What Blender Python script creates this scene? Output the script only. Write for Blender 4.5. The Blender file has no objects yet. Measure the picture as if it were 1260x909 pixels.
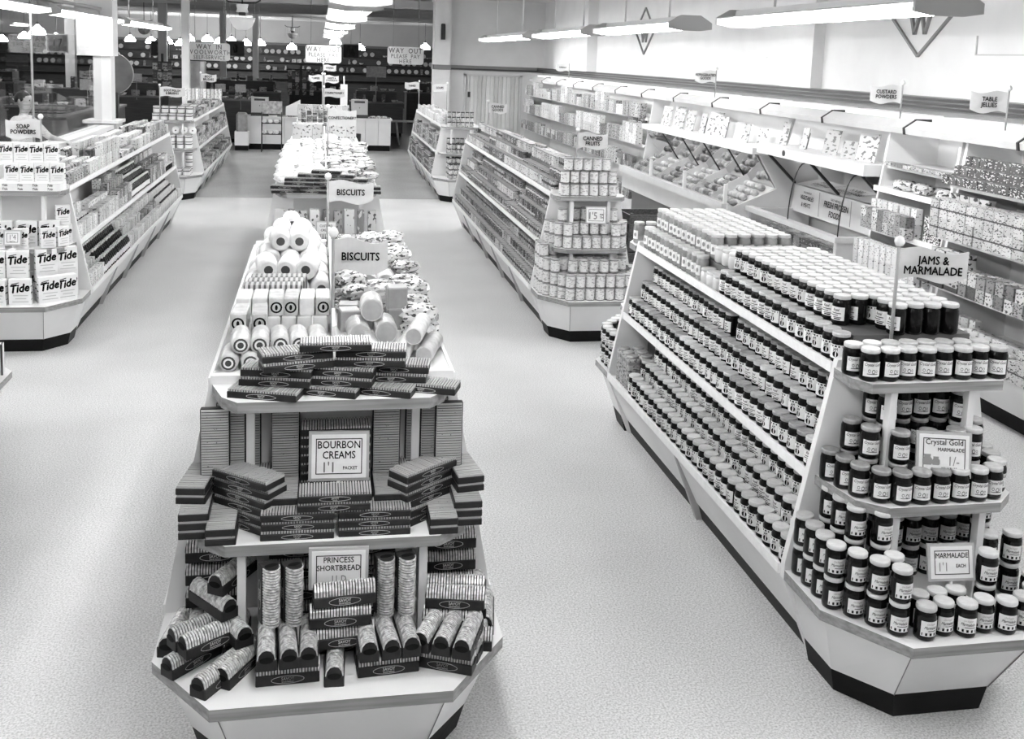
import bpy, math, random
from mathutils import Matrix, Vector
random.seed(11)
sc = bpy.context.scene
COL = sc.collection
R = math.radians

# ---------------------------------------------------------------- camera, world, exposure
cd = bpy.data.cameras.new('camera')
cam = bpy.data.objects.new('camera', cd); COL.objects.link(cam)
cd.sensor_width = 36.0
cd.lens = 36.0 * 1250 / 1260
cd.shift_y = (245 - 454.5) / 1260          # falling front of a press camera
cd.clip_start = 0.05; cd.clip_end = 200
cam.matrix_world = (Matrix.Translation((0, 0, 2.4)) @ Matrix.Rotation(R(-10.857), 4, 'Z')
                    @ Matrix.Rotation(R(90 - 7.873), 4, 'X') @ Matrix.Rotation(R(2.046), 4, 'Z'))
sc.camera = cam
w = bpy.data.worlds.new('world'); sc.world = w; w.use_nodes = True
w.node_tree.nodes['Background'].inputs[0].default_value = (.8, .8, .8, 1)
w.node_tree.nodes['Background'].inputs[1].default_value = 0.02
sc.view_settings.view_transform = 'Standard'; sc.view_settings.look = 'None'
sc.view_settings.gamma = 1.0; sc.view_settings.use_curve_mapping = False
sc.view_settings.exposure = 0.14
TUBE = 36.0          # fluorescent tube radiance
# ---------------------------------------------------------------- materials
MATS = {}
def M(name, g, rough=.5, noise=None, rnd=0.0, metal=0.0, spec=.4, emit=0.0, coat=0.0, trans=0.0, bump=0.0, dirt=None):
    """grey procedural material; noise=(scale, amount), rnd=amount of per-object variation"""
    if name in MATS: return MATS[name]
    m = bpy.data.materials.new(name); m.use_nodes = True
    nt = m.node_tree; b = nt.nodes['Principled BSDF']
    b.inputs['Roughness'].default_value = rough; b.inputs['Metallic'].default_value = metal
    b.inputs['Specular IOR Level'].default_value = spec; b.inputs['Coat Weight'].default_value = coat
    b.inputs['Coat Roughness'].default_value = .06
    b.inputs['Transmission Weight'].default_value = trans
    b.inputs['Base Color'].default_value = (g, g, g, 1)
    if emit:
        b.inputs['Emission Color'].default_value = (1, 1, 1, 1); b.inputs['Emission Strength'].default_value = emit
    val = None
    if noise:
        tc = nt.nodes.new('ShaderNodeTexCoord'); n = nt.nodes.new('ShaderNodeTexNoise')
        n.inputs['Scale'].default_value = noise[0]; n.inputs['Detail'].default_value = 4
        nt.links.new(tc.outputs['Object'], n.inputs['Vector'])
        mr = nt.nodes.new('ShaderNodeMapRange'); mr.inputs[1].default_value = .25; mr.inputs[2].default_value = .75
        mr.inputs[3].default_value = g * (1 - noise[1]); mr.inputs[4].default_value = min(1, g * (1 + noise[1]))
        nt.links.new(n.outputs['Fac'], mr.inputs[0]); val = mr.outputs[0]
        if bump:
            bp = nt.nodes.new('ShaderNodeBump'); bp.inputs['Strength'].default_value = bump; bp.inputs['Distance'].default_value = .01
            nt.links.new(n.outputs['Fac'], bp.inputs['Height']); nt.links.new(bp.outputs[0], b.inputs['Normal'])
    if rnd:
        oi = nt.nodes.new('ShaderNodeObjectInfo'); mr = nt.nodes.new('ShaderNodeMapRange')
        mr.inputs[3].default_value = 1 - rnd; mr.inputs[4].default_value = 1 + rnd
        nt.links.new(oi.outputs['Random'], mr.inputs[0])
        mu = nt.nodes.new('ShaderNodeMath'); mu.operation = 'MULTIPLY'
        nt.links.new(mr.outputs[0], mu.inputs[0])
        if val: nt.links.new(val, mu.inputs[1])
        else: mu.inputs[1].default_value = g
        mu.use_clamp = True; val = mu.outputs[0]
    if val: nt.links.new(val, b.inputs['Base Color'])
    MATS[name] = m
    return m

def pkg(name, lo, hi, ink, scale=60, amount=.5, band=None, rough=.45, levels=5, stripes=None):
    """printed packaging: per-object paper grey between lo and hi, blotchy print in ink, optional band (z0,z1,grey) in Generated space"""
    if name in MATS: return MATS[name]
    m = bpy.data.materials.new(name); m.use_nodes = True
    nt = m.node_tree; b = nt.nodes['Principled BSDF']; b.inputs['Roughness'].default_value = rough
    L = nt.links.new
    tc = nt.nodes.new('ShaderNodeTexCoord'); oi = nt.nodes.new('ShaderNodeObjectInfo')
    def math_(op, a, bb):
        n = nt.nodes.new('ShaderNodeMath'); n.operation = op
        for i, v in enumerate((a, bb)):
            if v is None: continue
            if isinstance(v, (int, float)): n.inputs[i].default_value = v
            else: L(v, n.inputs[i])
        return n.outputs[0]
    def mix(f, a, bb):
        n = nt.nodes.new('ShaderNodeMix'); n.data_type = 'FLOAT'
        for i, v in ((0, f), (2, a), (3, bb)):
            if isinstance(v, (int, float)): n.inputs[i].default_value = v
            else: L(v, n.inputs[i])
        return n.outputs[0]
    base = mix(oi.outputs['Random'], lo, hi)
    off = nt.nodes.new('ShaderNodeVectorMath'); off.operation = 'ADD'
    L(tc.outputs['Object'], off.inputs[0])
    cmb = nt.nodes.new('ShaderNodeCombineXYZ'); k = math_('FLOOR', math_('MULTIPLY', oi.outputs['Random'], float(levels)), None)
    L(k, cmb.inputs[0]); L(k, cmb.inputs[2]); L(cmb.outputs[0], off.inputs[1])
    mp = nt.nodes.new('ShaderNodeMapping'); mp.inputs['Scale'].default_value = (1, 1, 1.7); L(off.outputs[0], mp.inputs[0])
    n = nt.nodes.new('ShaderNodeTexNoise'); n.inputs['Scale'].default_value = scale; n.inputs['Detail'].default_value = 1.5
    L(mp.outputs[0], n.inputs['Vector'])
    p = math_('GREATER_THAN', n.outputs['Fac'], 1 - amount)
    col = mix(p, base, ink)
    if band:
        sx = nt.nodes.new('ShaderNodeSeparateXYZ'); L(tc.outputs['Generated'], sx.inputs[0])
        inb = math_('MULTIPLY', math_('GREATER_THAN', sx.outputs[2], band[0]), math_('LESS_THAN', sx.outputs[2], band[1]))
        col = mix(inb, col, band[2])
    if stripes:
        wv = nt.nodes.new('ShaderNodeTexWave'); wv.inputs['Scale'].default_value = stripes[0]; wv.bands_direction = stripes[1]
        L(tc.outputs['Object'], wv.inputs['Vector'])
        col = mix(math_('GREATER_THAN', wv.outputs['Fac'], stripes[2]), col, stripes[3])
    L(col, b.inputs['Base Color'])
    MATS[name] = m
    return m

def wood(name, g, scale=6, amt=.35, axis='X', rough=.5):
    if name in MATS: return MATS[name]
    m = M(name, g, rough); nt = m.node_tree; b = nt.nodes['Principled BSDF']
    tc = nt.nodes.new('ShaderNodeTexCoord'); mp = nt.nodes.new('ShaderNodeMapping')
    s = {'X': (.6, 8, 14), 'Y': (8, .6, 14), 'Z': (8, 8, .6)}[axis]
    mp.inputs['Scale'].default_value = s; nt.links.new(tc.outputs['Object'], mp.inputs[0])
    n = nt.nodes.new('ShaderNodeTexNoise'); n.inputs['Scale'].default_value = scale; n.inputs['Detail'].default_value = 6
    nt.links.new(mp.outputs[0], n.inputs['Vector'])
    mr = nt.nodes.new('ShaderNodeMapRange'); mr.inputs[1].default_value = .3; mr.inputs[2].default_value = .7
    mr.inputs[3].default_value = g * (1 - amt); mr.inputs[4].default_value = g * (1 + amt)
    nt.links.new(n.outputs['Fac'], mr.inputs[0]); nt.links.new(mr.outputs[0], b.inputs['Base Color'])
    return m

WHITE = M('white_paint', .78, .45, (3, .05))
STRIP = M('price_strip', .85, .4, (30, .06))
PLY = wood('ply_edge', .24, 5, .3)
PLYY = wood('ply_edge_y', .42, 5, .3, 'Y')
BLACK = M('black_plinth', .006, .5, (8, .4), spec=.12)
DARK = M('dark_metal', .03, .4)
GREYM = M('grey_enamel', .32, .4, (12, .1))
INK = M('printing_ink', .006, .7, spec=.1)
INKG = M('grey_ink', .25, .6)
PAPER = M('white_card', .82, .6, (40, .03))
SHADOWBOARD = M('riser_gap_shade', .10, .7, (6, .15))  # risers coloured dark, painting shade into the gaps between goods
GLASS = bpy.data.materials.new('clear_glass'); GLASS.use_nodes = True; MATS['clear_glass'] = GLASS
_nt = GLASS.node_tree; _nt.nodes.remove(_nt.nodes['Principled BSDF'])       # thin pane: see-through with a fresnel reflection
_t = _nt.nodes.new('ShaderNodeBsdfTransparent'); _t.inputs[0].default_value = (.93, .93, .93, 1)
_g = _nt.nodes.new('ShaderNodeBsdfGlossy'); _g.inputs['Roughness'].default_value = .02
_l = _nt.nodes.new('ShaderNodeLayerWeight'); _p = _nt.nodes.new('ShaderNodeMath'); _p.operation = 'POWER'; _p.inputs[1].default_value = 4.5
_f = _nt.nodes.new('ShaderNodeMath'); _f.operation = 'MULTIPLY_ADD'; _f.inputs[1].default_value = .45; _f.inputs[2].default_value = .03
_nt.links.new(_l.outputs['Facing'], _p.inputs[0]); _nt.links.new(_p.outputs[0], _f.inputs[0]); _m = _nt.nodes.new('ShaderNodeMixShader')
_nt.links.new(_f.outputs[0], _m.inputs[0]); _nt.links.new(_t.outputs[0], _m.inputs[1]); _nt.links.new(_g.outputs[0], _m.inputs[2])
_nt.links.new(_m.outputs[0], _nt.nodes['Material Output'].inputs[0])

# ---------------------------------------------------------------- mesh helpers
class MB:
    def __init__(s): s.v = []; s.f = []; s.m = []; s.sm = []
    def face(s, idx, m=0, sm=False): s.f.append(tuple(idx)); s.m.append(m); s.sm.append(sm)
    def add(s, pts): n = len(s.v); s.v += [tuple(p) for p in pts]; return n
    def box(s, x0, x1, y0, y1, z0, z1, m=0, T=None):
        p = [(x, y, z) for z in (z0, z1) for y in (y0, y1) for x in (x0, x1)]
        if T is not None: p = [tuple(T @ Vector(q)) for q in p]
        n = s.add(p)
        for q in ((0, 2, 3, 1), (4, 5, 7, 6), (0, 1, 5, 4), (2, 6, 7, 3), (0, 4, 6, 2), (1, 3, 7, 5)): s.face([n + i for i in q], m)
        return s
    def bbox(s, x0, x1, y0, y1, z0, z1, b=.003, m=0):
        """box with chamfered vertical edges and top rim"""
        def ring(d, z): return [(x0 + b, y0 + d, z), (x1 - b, y0 + d, z), (x1 - d, y0 + b, z), (x1 - d, y1 - b, z), (x1 - b, y1 - d, z), (x0 + b, y1 - d, z), (x0 + d, y1 - b, z), (x0 + d, y0 + b, z)]
        s.loft([ring(0, z0), ring(0, z1 - b), ring(b * .8, z1)], m); return s
    def loft(s, rings, m=0, cap=True, sm=False, closed=True):
        n0 = [s.add(r) for r in rings]; k = len(rings[0])
        for a, bb in zip(n0, n0[1:]):
            for i in range(k if closed else k - 1):
                j = (i + 1) % k
                s.face((a + i, a + j, bb + j, bb + i), m, sm)
        if cap:
            s.face([n0[0] + i for i in reversed(range(k))], m); s.face([n0[-1] + i for i in range(k)], m)
        return s
    def prism(s, poly, z0, z1, m=0, mside=None):
        """poly: list of (x,y) counter-clockwise"""
        k = len(poly); n = s.add([(x, y, z0) for x, y in poly] + [(x, y, z1) for x, y in poly])
        ms = m if mside is None else mside
        for i in range(k): j = (i + 1) % k; s.face((n + i, n + j, n + k + j, n + k + i), ms)
        s.face([n + i for i in reversed(range(k))], m); s.face([n + k + i for i in range(k)], m)
        return s
    def prismy(s, poly, y0, y1, m=0):
        """poly of (x,z)"""
        k = len(poly); n = s.add([(x, y0, z) for x, z in poly] + [(x, y1, z) for x, z in poly])
        for i in range(k): j = (i + 1) % k; s.face((n + i, n + j, n + k + j, n + k + i), m)
        s.face([n + i for i in range(k)], m); s.face([n + k + i for i in reversed(range(k))], m)
        return s
    def lathe(s, prof, n=14, m=0, c=(0, 0, 0), sm=True, mats=None):
        rings = []
        for r, z in prof: rings.append(s.add([(c[0] + r * math.cos(2 * math.pi * i / n), c[1] + r * math.sin(2 * math.pi * i / n), c[2] + z) for i in range(n)]))
        for q, (a, bb) in enumerate(zip(rings, rings[1:])):
            mm = mats[q] if mats else m
            for i in range(n): j = (i + 1) % n; s.face((a + i, a + j, bb + j, bb + i), mm, sm)
        s.face([rings[0] + i for i in reversed(range(n))], mats[0] if mats else m); s.face([rings[-1] + i for i in range(n)], mats[-1] if mats else m)
        return s
    def tube(s, pts, r, n=6, m=0, cap=True):
        pts = [Vector(p) for p in pts]; rings = []
        for i, p in enumerate(pts):
            d = (pts[min(i + 1, len(pts) - 1)] - pts[max(i - 1, 0)]).normalized()
            u = d.cross(Vector((0, 0, 1)) if abs(d.z) < .9 else Vector((1, 0, 0))).normalized(); v = u.cross(d)
            rr = r[i] if isinstance(r, (list, tuple)) else r
            rings.append([p + (u * math.cos(2 * math.pi * k / n) + v * math.sin(2 * math.pi * k / n)) * rr for k in range(n)])
        s.loft(rings, m, cap, sm=True); return s
    def xf(s, T):
        s.v = [tuple(T @ Vector(p)) for p in s.v]; return s
    def merge(s, o, T=None, dm=0):
        n = len(s.v); s.v += [tuple(T @ Vector(p)) if T is not None else p for p in o.v]
        s.f += [tuple(i + n for i in f) for f in o.f]; s.m += [q + dm for q in o.m]; s.sm += o.sm; return s
    def mesh(s, name, *mats):
        me = bpy.data.meshes.new(name); me.from_pydata(s.v, [], s.f)
        for q in mats: me.materials.append(q)
        me.polygons.foreach_set('material_index', s.m); me.polygons.foreach_set('use_smooth', s.sm)
        me.update(); return me

def add(name, me=None, parent=None, loc=(0, 0, 0), rz=0.0, rot=None, label=None, cat=None, group=None, kind=None, scale=None):
    o = bpy.data.objects.new(name, me); COL.objects.link(o)
    o.location = loc
    o.rotation_euler = rot if rot else (0, 0, rz)
    if scale: o.scale = scale
    if parent: o.parent = parent
    if label: o['label'] = label
    if cat: o['category'] = cat
    if group: o['group'] = group
    if kind: o['kind'] = kind
    return o

def place(tpl, loc, rz=0.0, label=None, cat=None, group=None, rot=None, scale=None):
    """tpl = [(name, mesh), (child_name, mesh), ...]; first is the thing, the rest its parts"""
    o = add(tpl[0][0], tpl[0][1], None, loc, rz, rot, label, cat, group, None, scale)
    for n, me in tpl[1:]: add(n, me, o)
    return o

ORD = ['', 'first', 'second', 'third', 'fourth', 'fifth', 'sixth', 'seventh', 'eighth', 'ninth', 'tenth', 'eleventh', 'twelfth']
def nth(i):
    if i < 13: return ORD[i]
    return '%d%s' % (i, 'th' if i % 100 in (11, 12, 13) else {1: 'st', 2: 'nd', 3: 'rd'}.get(i % 10, 'th'))

GLY = {}
def _glyphs():
    """outline of every character used, cut once from the built-in font while the scene is still empty"""
    def shape(txt):
        c = bpy.data.curves.new('t', 'FONT'); c.body = txt; c.size = 1.0; c.resolution_u = 2
        o = bpy.data.objects.new('t', c); COL.objects.link(o)
        ev = o.evaluated_get(bpy.context.evaluated_depsgraph_get()); me = ev.to_mesh()
        r = ([(v.co.x, v.co.y) for v in me.vertices], [tuple(p.vertices) for p in me.polygons])
        ev.to_mesh_clear(); bpy.data.objects.remove(o); bpy.data.curves.remove(c); return r
    def width(txt): v = shape(txt)[0]; return max(p[0] for p in v) - min(p[0] for p in v)
    w0 = width('HH')
    for ch in "ABCDEFGHIJKLMNOPQRSTUVWXYZabcdefghijklmnopqrstuvwxyz0123456789&'/-.,":
        v, f = shape(ch); GLY[ch] = (v, f, width('H' + ch + 'H') - w0)
    GLY[' '] = ([], [], .30)
_glyphs()
def text_mb(txt, size, bold=0.0, shear=0.0, thick=0.0, line=1.0, align='CENTER', spacing=1.0):
    """lettering as a flat MB in the x-z plane facing -y, centred on the origin"""
    b = MB(); k = .84 if txt.upper() == txt else .9
    lines = txt.split('\n')
    for li, ln in enumerate(lines):
        W = sum(GLY[c][2] for c in ln) * spacing; x = -W / 2
        z0 = ((len(lines) - 1) / 2 - li) * line - .34
        for c in ln:
            v, f, adv = GLY[c]
            offs = ((0, 0),) if not bold else ((0, 0), (-bold, 0), (bold, 0), (0, bold), (0, -bold))
            for q, (dx, dz) in enumerate(offs):
                n = b.add([((x + px + dx + shear * pz) * size * k, -thick - (.00005 if q else 0), (pz + z0 + dz) * size) for px, pz in v])
                for p in f: b.face([n + i for i in p])
            x += adv * spacing
    return b
# ---------------------------------------------------------------- the room
ZC = 3.75
def structure(name, mb, *mats, parent=None, loc=(0, 0, 0)):
    return add(name, mb.mesh(name, *mats), parent, loc, kind='structure' if parent is None else None)

def floor_mat(name, g, rough, spk, amt, dark=0.0):
    m = M(name, g, rough, spec=.5); nt = m.node_tree; b = nt.nodes['Principled BSDF']; L = nt.links.new
    tc = nt.nodes.new('ShaderNodeTexCoord')
    n1 = nt.nodes.new('ShaderNodeTexNoise'); n1.inputs['Scale'].default_value = spk; n1.inputs['Detail'].default_value = 3
    n2 = nt.nodes.new('ShaderNodeTexNoise'); n2.inputs['Scale'].default_value = 1.1; n2.inputs['Detail'].default_value = 5
    L(tc.outputs['Object'], n1.inputs['Vector']); L(tc.outputs['Object'], n2.inputs['Vector'])
    r1 = nt.nodes.new('ShaderNodeMapRange'); r1.inputs[1].default_value = .3; r1.inputs[2].default_value = .62
    r1.inputs[3].default_value = g * (1 - amt); r1.inputs[4].default_value = g
    r2 = nt.nodes.new('ShaderNodeMapRange'); r2.inputs[1].default_value = .3; r2.inputs[2].default_value = .7
    r2.inputs[3].default_value = .9; r2.inputs[4].default_value = 1.06
    L(n1.outputs['Fac'], r1.inputs[0]); L(n2.outputs['Fac'], r2.inputs[0])
    mu = nt.nodes.new('ShaderNodeMath'); mu.operation = 'MULTIPLY'; L(r1.outputs[0], mu.inputs[0]); L(r2.outputs[0], mu.inputs[1])
    L(mu.outputs[0], b.inputs['Base Color']); return m
FLOOR = floor_mat('speckled_lino', .72, .42, 120, .50)
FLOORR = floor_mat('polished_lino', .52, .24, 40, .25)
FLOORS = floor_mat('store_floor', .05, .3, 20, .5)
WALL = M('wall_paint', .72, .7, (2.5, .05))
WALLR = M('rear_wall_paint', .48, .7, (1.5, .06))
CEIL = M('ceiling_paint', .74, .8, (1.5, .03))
CEIL_UNLIT = M('rear_ceiling_unlit_tone', .50, .8, (1.5, .06))  # rear ceiling's lack of light is put into a darker grey
structure('floor', MB().box(-3.3, 5.3, -4, 16.93, -.1, 0), FLOOR)
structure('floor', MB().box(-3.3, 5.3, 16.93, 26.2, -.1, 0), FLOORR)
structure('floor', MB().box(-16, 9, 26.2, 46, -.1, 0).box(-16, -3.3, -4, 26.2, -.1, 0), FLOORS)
structure('ceiling', MB().box(-3.6, 5.4, -4, 26.0, ZC, ZC + .1), CEIL)
cr = structure('ceiling', MB().box(-16, 9, 26.0, 46, ZC, ZC + .1).box(-16, -3.6, -4, 26.0, ZC, ZC + .1), CEIL_UNLIT)
rib = MB().box(-16, 9, -.05, .05, -.1, 0).mesh('ceiling_rib', CEIL_UNLIT)
for k in range(9): add('ceiling_rib', rib, cr, (0, 27.5 + 2.1 * k, ZC))
structure('wall_right', MB().box(5.3, 5.5, -4, 24.4, 0, ZC), WALL)
structure('wall_front', MB().box(-16, 5.5, -4.2, -4, 0, ZC), WALL)
structure('wall_partition', MB().box(2.62, 3.36, 24.2, 24.4, 0, ZC).box(3.36, 4.78, 24.2, 24.4, 2.0, ZC).box(4.78, 5.3, 24.2, 24.4, 0, ZC).box(3.36, 4.78, 24.36, 24.4, 0, 2.0), WALL)
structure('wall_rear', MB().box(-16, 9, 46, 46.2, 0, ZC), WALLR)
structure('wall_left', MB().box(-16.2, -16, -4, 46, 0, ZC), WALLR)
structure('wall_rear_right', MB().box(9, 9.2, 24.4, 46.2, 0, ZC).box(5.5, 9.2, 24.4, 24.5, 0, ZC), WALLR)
# pilasters of the right wall
structure('wall_pilaster', MB().box(5.17, 5.3, 10.2, 10.95, 2.2, ZC), WALL)
structure('wall_pilaster', MB().box(5.1, 5.3, 19.4, 22.2, 2.2, ZC), WALL)
structure('wall_pilaster', MB().box(2.62, 3.0, 23.95, 24.2, 0, ZC), WALL)
# dark banded picture rail round the walls
RAILD = M('rail_dark', .035, .45, (4, .2)); RAILG = M('rail_grey', .2, .5, (4, .1))
t = structure('trim_1', MB().box(5.15, 5.3, -4, 24.2, 2.085, 2.20), RAILG)
for z in (2.098, 2.135, 2.172):
    add('rail_band', MB().box(5.13, 5.15, -4, 24.2, z, z + .022).mesh('rail_band', RAILD), t)
t = structure('trim_2', MB().box(3.0, 5.15, 24.155, 24.2, 2.085, 2.20), RAILG)
add('rail_band', MB().box(3.0, 5.15, 24.135, 24.155, 2.1, 2.13).mesh('rail_band', RAILD), t)
t = structure('trim_3', MB().box(2.6, 3.02, 23.93, 23.95, 2.085, 2.2).box(2.6, 2.62, 23.93, 24.42, 2.085, 2.2), RAILG)
# long wall mouldings above the rail
structure('trim_4', MB().box(5.285, 5.3, 5.5, 10.0, 2.45, 2.465).box(5.285, 5.3, 11.6, 16.4, 2.52, 2.535), WALL)
# folding door of upright fluted boards
d = structure('door_1', MB().box(3.36, 3.42, 24.16, 24.36, 0, 2.0).box(4.72, 4.78, 24.16, 24.36, 0, 2.0).box(3.36, 4.78, 24.16, 24.36, 1.96, 2.0), M('door_frame', .6, .5))
for k in range(13):
    g = (.62, .74, .68, .56)[k % 4]
    add('door_board', MB().prism([(-.05, -.0), (-.03, -.02), (.03, -.02), (.05, 0), (.05, .02), (-.05, .02)], .01, 1.955).mesh('door_board', M('door_board_%d' % (k % 4), g, .55, (3, .06))), d, (3.47 + k * .1, 24.22, 0))
add('door_pull', MB().box(-.03, .03, -.035, 0, 1.45, 1.58).mesh('door_pull', DARK), d, (3.5, 24.2, 0))
# thermostat-like dark box on the narrow pilaster
add('wall_bell', MB().bbox(2.76, 2.86, 23.88, 23.95, 2.78, 3.15, .02).mesh('wall_bell', DARK), label='small dark upright box fixed high on the narrow white pilaster', cat='wall box')

# columns on the left
c = structure('column_1', MB().box(-3.40, -3.14, 16.5, 16.8, 0, ZC), WHITE)
add('column_casing', MB().box(-3.62, -3.10, 16.46, 16.86, 2.22, ZC).mesh('column_casing', WHITE), c)
add('column_base', MB().box(-3.48, -3.06, 16.42, 16.9, 0, 1.2).mesh('column_base', M('column_grey', .45, .5)), c)
add('column_cap', MB().box(-3.54, -3.02, 16.36, 16.94, 1.2, 1.245).mesh('column_cap', WHITE), c)
structure('column_2', MB().box(-3.06, -2.9, 24.0, 24.2, 0, ZC), WHITE)
structure('column_3', MB().box(-4.9, -4.65, 33, 33.25, 0, ZC), WHITE)
structure('column_4', MB().box(-6.9, -6.65, 30, 30.25, 0, ZC), WHITE)
structure('column_5', MB().box(-3.35, -3.15, 36, 36.2, 0, ZC), WHITE)
structure('column_6', MB().box(-2.4, -2.2, 38, 38.2, 0, ZC), WHITE)
# beam running to the back over the left columns
structure('beam_1', MB().box(-3.5, -2.95, 16.9, 26.0, 3.5, ZC), CEIL)
structure('beam_2', MB().box(-16, 9, 26.0, 26.4, 3.55, ZC), CEIL)

# glazed screen on the left with sill
s = structure('window_1', MB().box(-3.32, -3.2, 5.0, 16.42, 0, 1.12), WHITE)
add('window_sill', MB().box(-3.36, -3.1, 5.0, 16.42, 1.12, 1.18).mesh('window_sill', WHITE), s)
for k, (a, b) in enumerate(((5.05, 8.8), (8.84, 12.6), (12.64, 16.4))):
    add('pane', MB().box(-3.27, -3.262, a, b, 1.18, 2.9).mesh('pane', GLASS), s)
for y in (5.02, 8.82, 12.62):
    add('mullion', MB().box(-3.275, -3.255, y - .012, y + .012, 1.18, 2.9).mesh('mullion', GREYM), s)
add('head_rail', MB().box(-3.29, -3.24, 5.0, 16.42, 2.9, 2.94).mesh('head_rail', GREYM), s)

# ---------------------------------------------------------------- fluorescent fittings
TUBEM = M('lit_tube', .9, .4, emit=TUBE)
REFL = M('reflector_enamel', .85, .35)
FITCAP = M('fitting_end', .5, .45)
def fitting(x, y0, y1, where, z=2.8):
    o = add('fluorescent_light', None, None, (x, y0, z), label=where, cat='ceiling light', group='long twin-tube fluorescent fittings')
    l = y1 - y0
    hm = MB()
    hm.prismy([(-.215, .006), (-.21, .0), (-.05, .012), (.05, .012), (.21, .0), (.215, .006), (.06, .03), (.05, .075), (-.05, .075), (-.06, .03)], 0, l)
    add('reflector', hm.mesh('reflector', REFL), o)
    cap = MB().prismy([(-.22, -.05), (-.1, -.07), (.1, -.07), (.22, -.05), (.22, .01), (.1, .08), (-.1, .08), (-.22, .01)], -.03, 0).mesh('end_plate', FITCAP)
    add('end_plate', cap, o); add('end_plate', cap, o, (0, l + .03, 0))
    for sx in (-.085, .085):
        n = 2 if l > 2 else 1
        for k in range(n):
            a = .06 + k * l / n; b = (k + 1) * l / n - .06
            add('tube', MB().tube([(sx, a, -.028), (sx, b, -.028)], .027, 8).mesh('tube', TUBEM), o)
            for yy in (a - .02, b + .0): add('lampholder', MB().box(sx - .02, sx + .02, yy, yy + .02, -.06, .012).mesh('lampholder', REFL), o)
    for yy in (l * .22, l * .78):
        add('hanger_rod', MB().tube([(0, yy, .07), (0, yy, ZC - z)], .011, 6).mesh('hanger_rod', WHITE), o)
        add('ceiling_rose', MB().lathe([(.05, 0), (.05, .02), (.02, .04)][::-1] and [(.02, -.04), (.05, -.02), (.05, 0)], 10).mesh('ceiling_rose', WHITE), o, (0, yy, ZC - z))
    return o
for i, (a, b) in enumerate(((.6, 3.6), (5.4, 8.35), (9.6, 12.4), (13.05, 16.2), (17.0, 21.8))):
    fitting(3.55, a, b, 'long white fluorescent fitting above the right aisle, %s from the front' % nth(i + 1) if i else 'long fluorescent fitting above the right aisle nearest the camera end')
for i, (a, b) in enumerate(((.4, 3.4), (4.4, 7.4), (8.4, 11.4), (12.4, 15.4), (16.4, 19.4), (20.4, 23.4), (24.2, 25.7))):
    fitting(.28, a, b, 'long white fluorescent fitting above the biscuit stands, %s from the front' % nth(i + 1))
for i, (a, b) in enumerate(((1.0, 4.0), (5.2, 8.4), (9.3, 13.0), (13.5, 17.6), (18.2, 23.0))):
    fitting(-3.35 if i > 1 else -2.9, a, b, 'long white fluorescent fitting over the left glazed screen, %s from the front' % nth(i + 1))
# ---------------------------------------------------------------- gondolas
ZT, ZM, ZTOP = .40, .80, 1.24       # tray, middle shelf, top board
def gondola(name, cx, y0, y1, w, label, nst=3, risers=True):
    """double-sided island shelving; w = half width of the bottom tray"""
    o = add(name, None, None, (cx, y0, 0), label=label, cat='shelving', group='white island shelving units')
    l = y1 - y0; foot, mid, top = w - .15, w - .085, w - .16
    pn = MB().prismy([(-w, .36), (-foot, 0), (foot, 0), (w, .36), (w, .43), (top, 1.27), (-top, 1.27), (-w, .43)], -.016, .016).mesh('end_panel', WHITE)
    add('end_panel', pn, o); add('end_panel', pn, o, (0, l, 0))
    add('plinth', MB().prismy([(-foot + .02, 0), (foot - .02, 0), (foot + .012, .1), (-foot - .012, .1)], .016, l - .016).mesh('plinth', BLACK), o)
    add('tray', MB().box(-w + .02, w - .02, .016, l - .016, ZT - .03, ZT - .01).mesh('tray', WHITE), o)
    add('back_board', MB().box(-.012, .012, .016, l - .016, ZT - .01, ZTOP - .03).mesh('back_board', WHITE), o)
    add('shelf', MB().box(-mid, mid, .016, l - .016, ZM - .025, ZM).mesh('shelf', WHITE), o)
    add('top_board', MB().box(-top, top, .016, l - .016, ZTOP - .03, ZTOP).mesh('top_board', WHITE), o)
    for sx in (-1, 1):
        bw = l / nst
        for k in range(nst):
            a, b = k * bw + .02, (k + 1) * bw - .02
            q = [(sx * w, .365), (sx * (foot + .02), .1), (sx * (foot - .0), .1), (sx * (w - .02), .365)]
            if sx > 0: q = q[::-1]
            add('apron', MB().prismy(q, a, b).mesh('apron', WHITE), o)
            if k:
                q = [(sx * (w + .012), .385), (sx * (foot + .012), 0), (sx * (foot - .03), 0), (sx * (w - .03), .385)]
                if sx > 0: q = q[::-1]
                add('strut', MB().prismy(q, a - .035, a - .005).mesh('strut', M('strut_grey', .4, .5)), o)
        for z, hw in ((ZT, w), (ZM, mid), (ZTOP, top)):
            x = sx * hw
            add('price_strip', MB().box(min(x, x + sx * .012), max(x, x + sx * .012), .016, l - .016, z - .03, z + .012).mesh('price_strip', STRIP), o)
    return o

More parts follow.
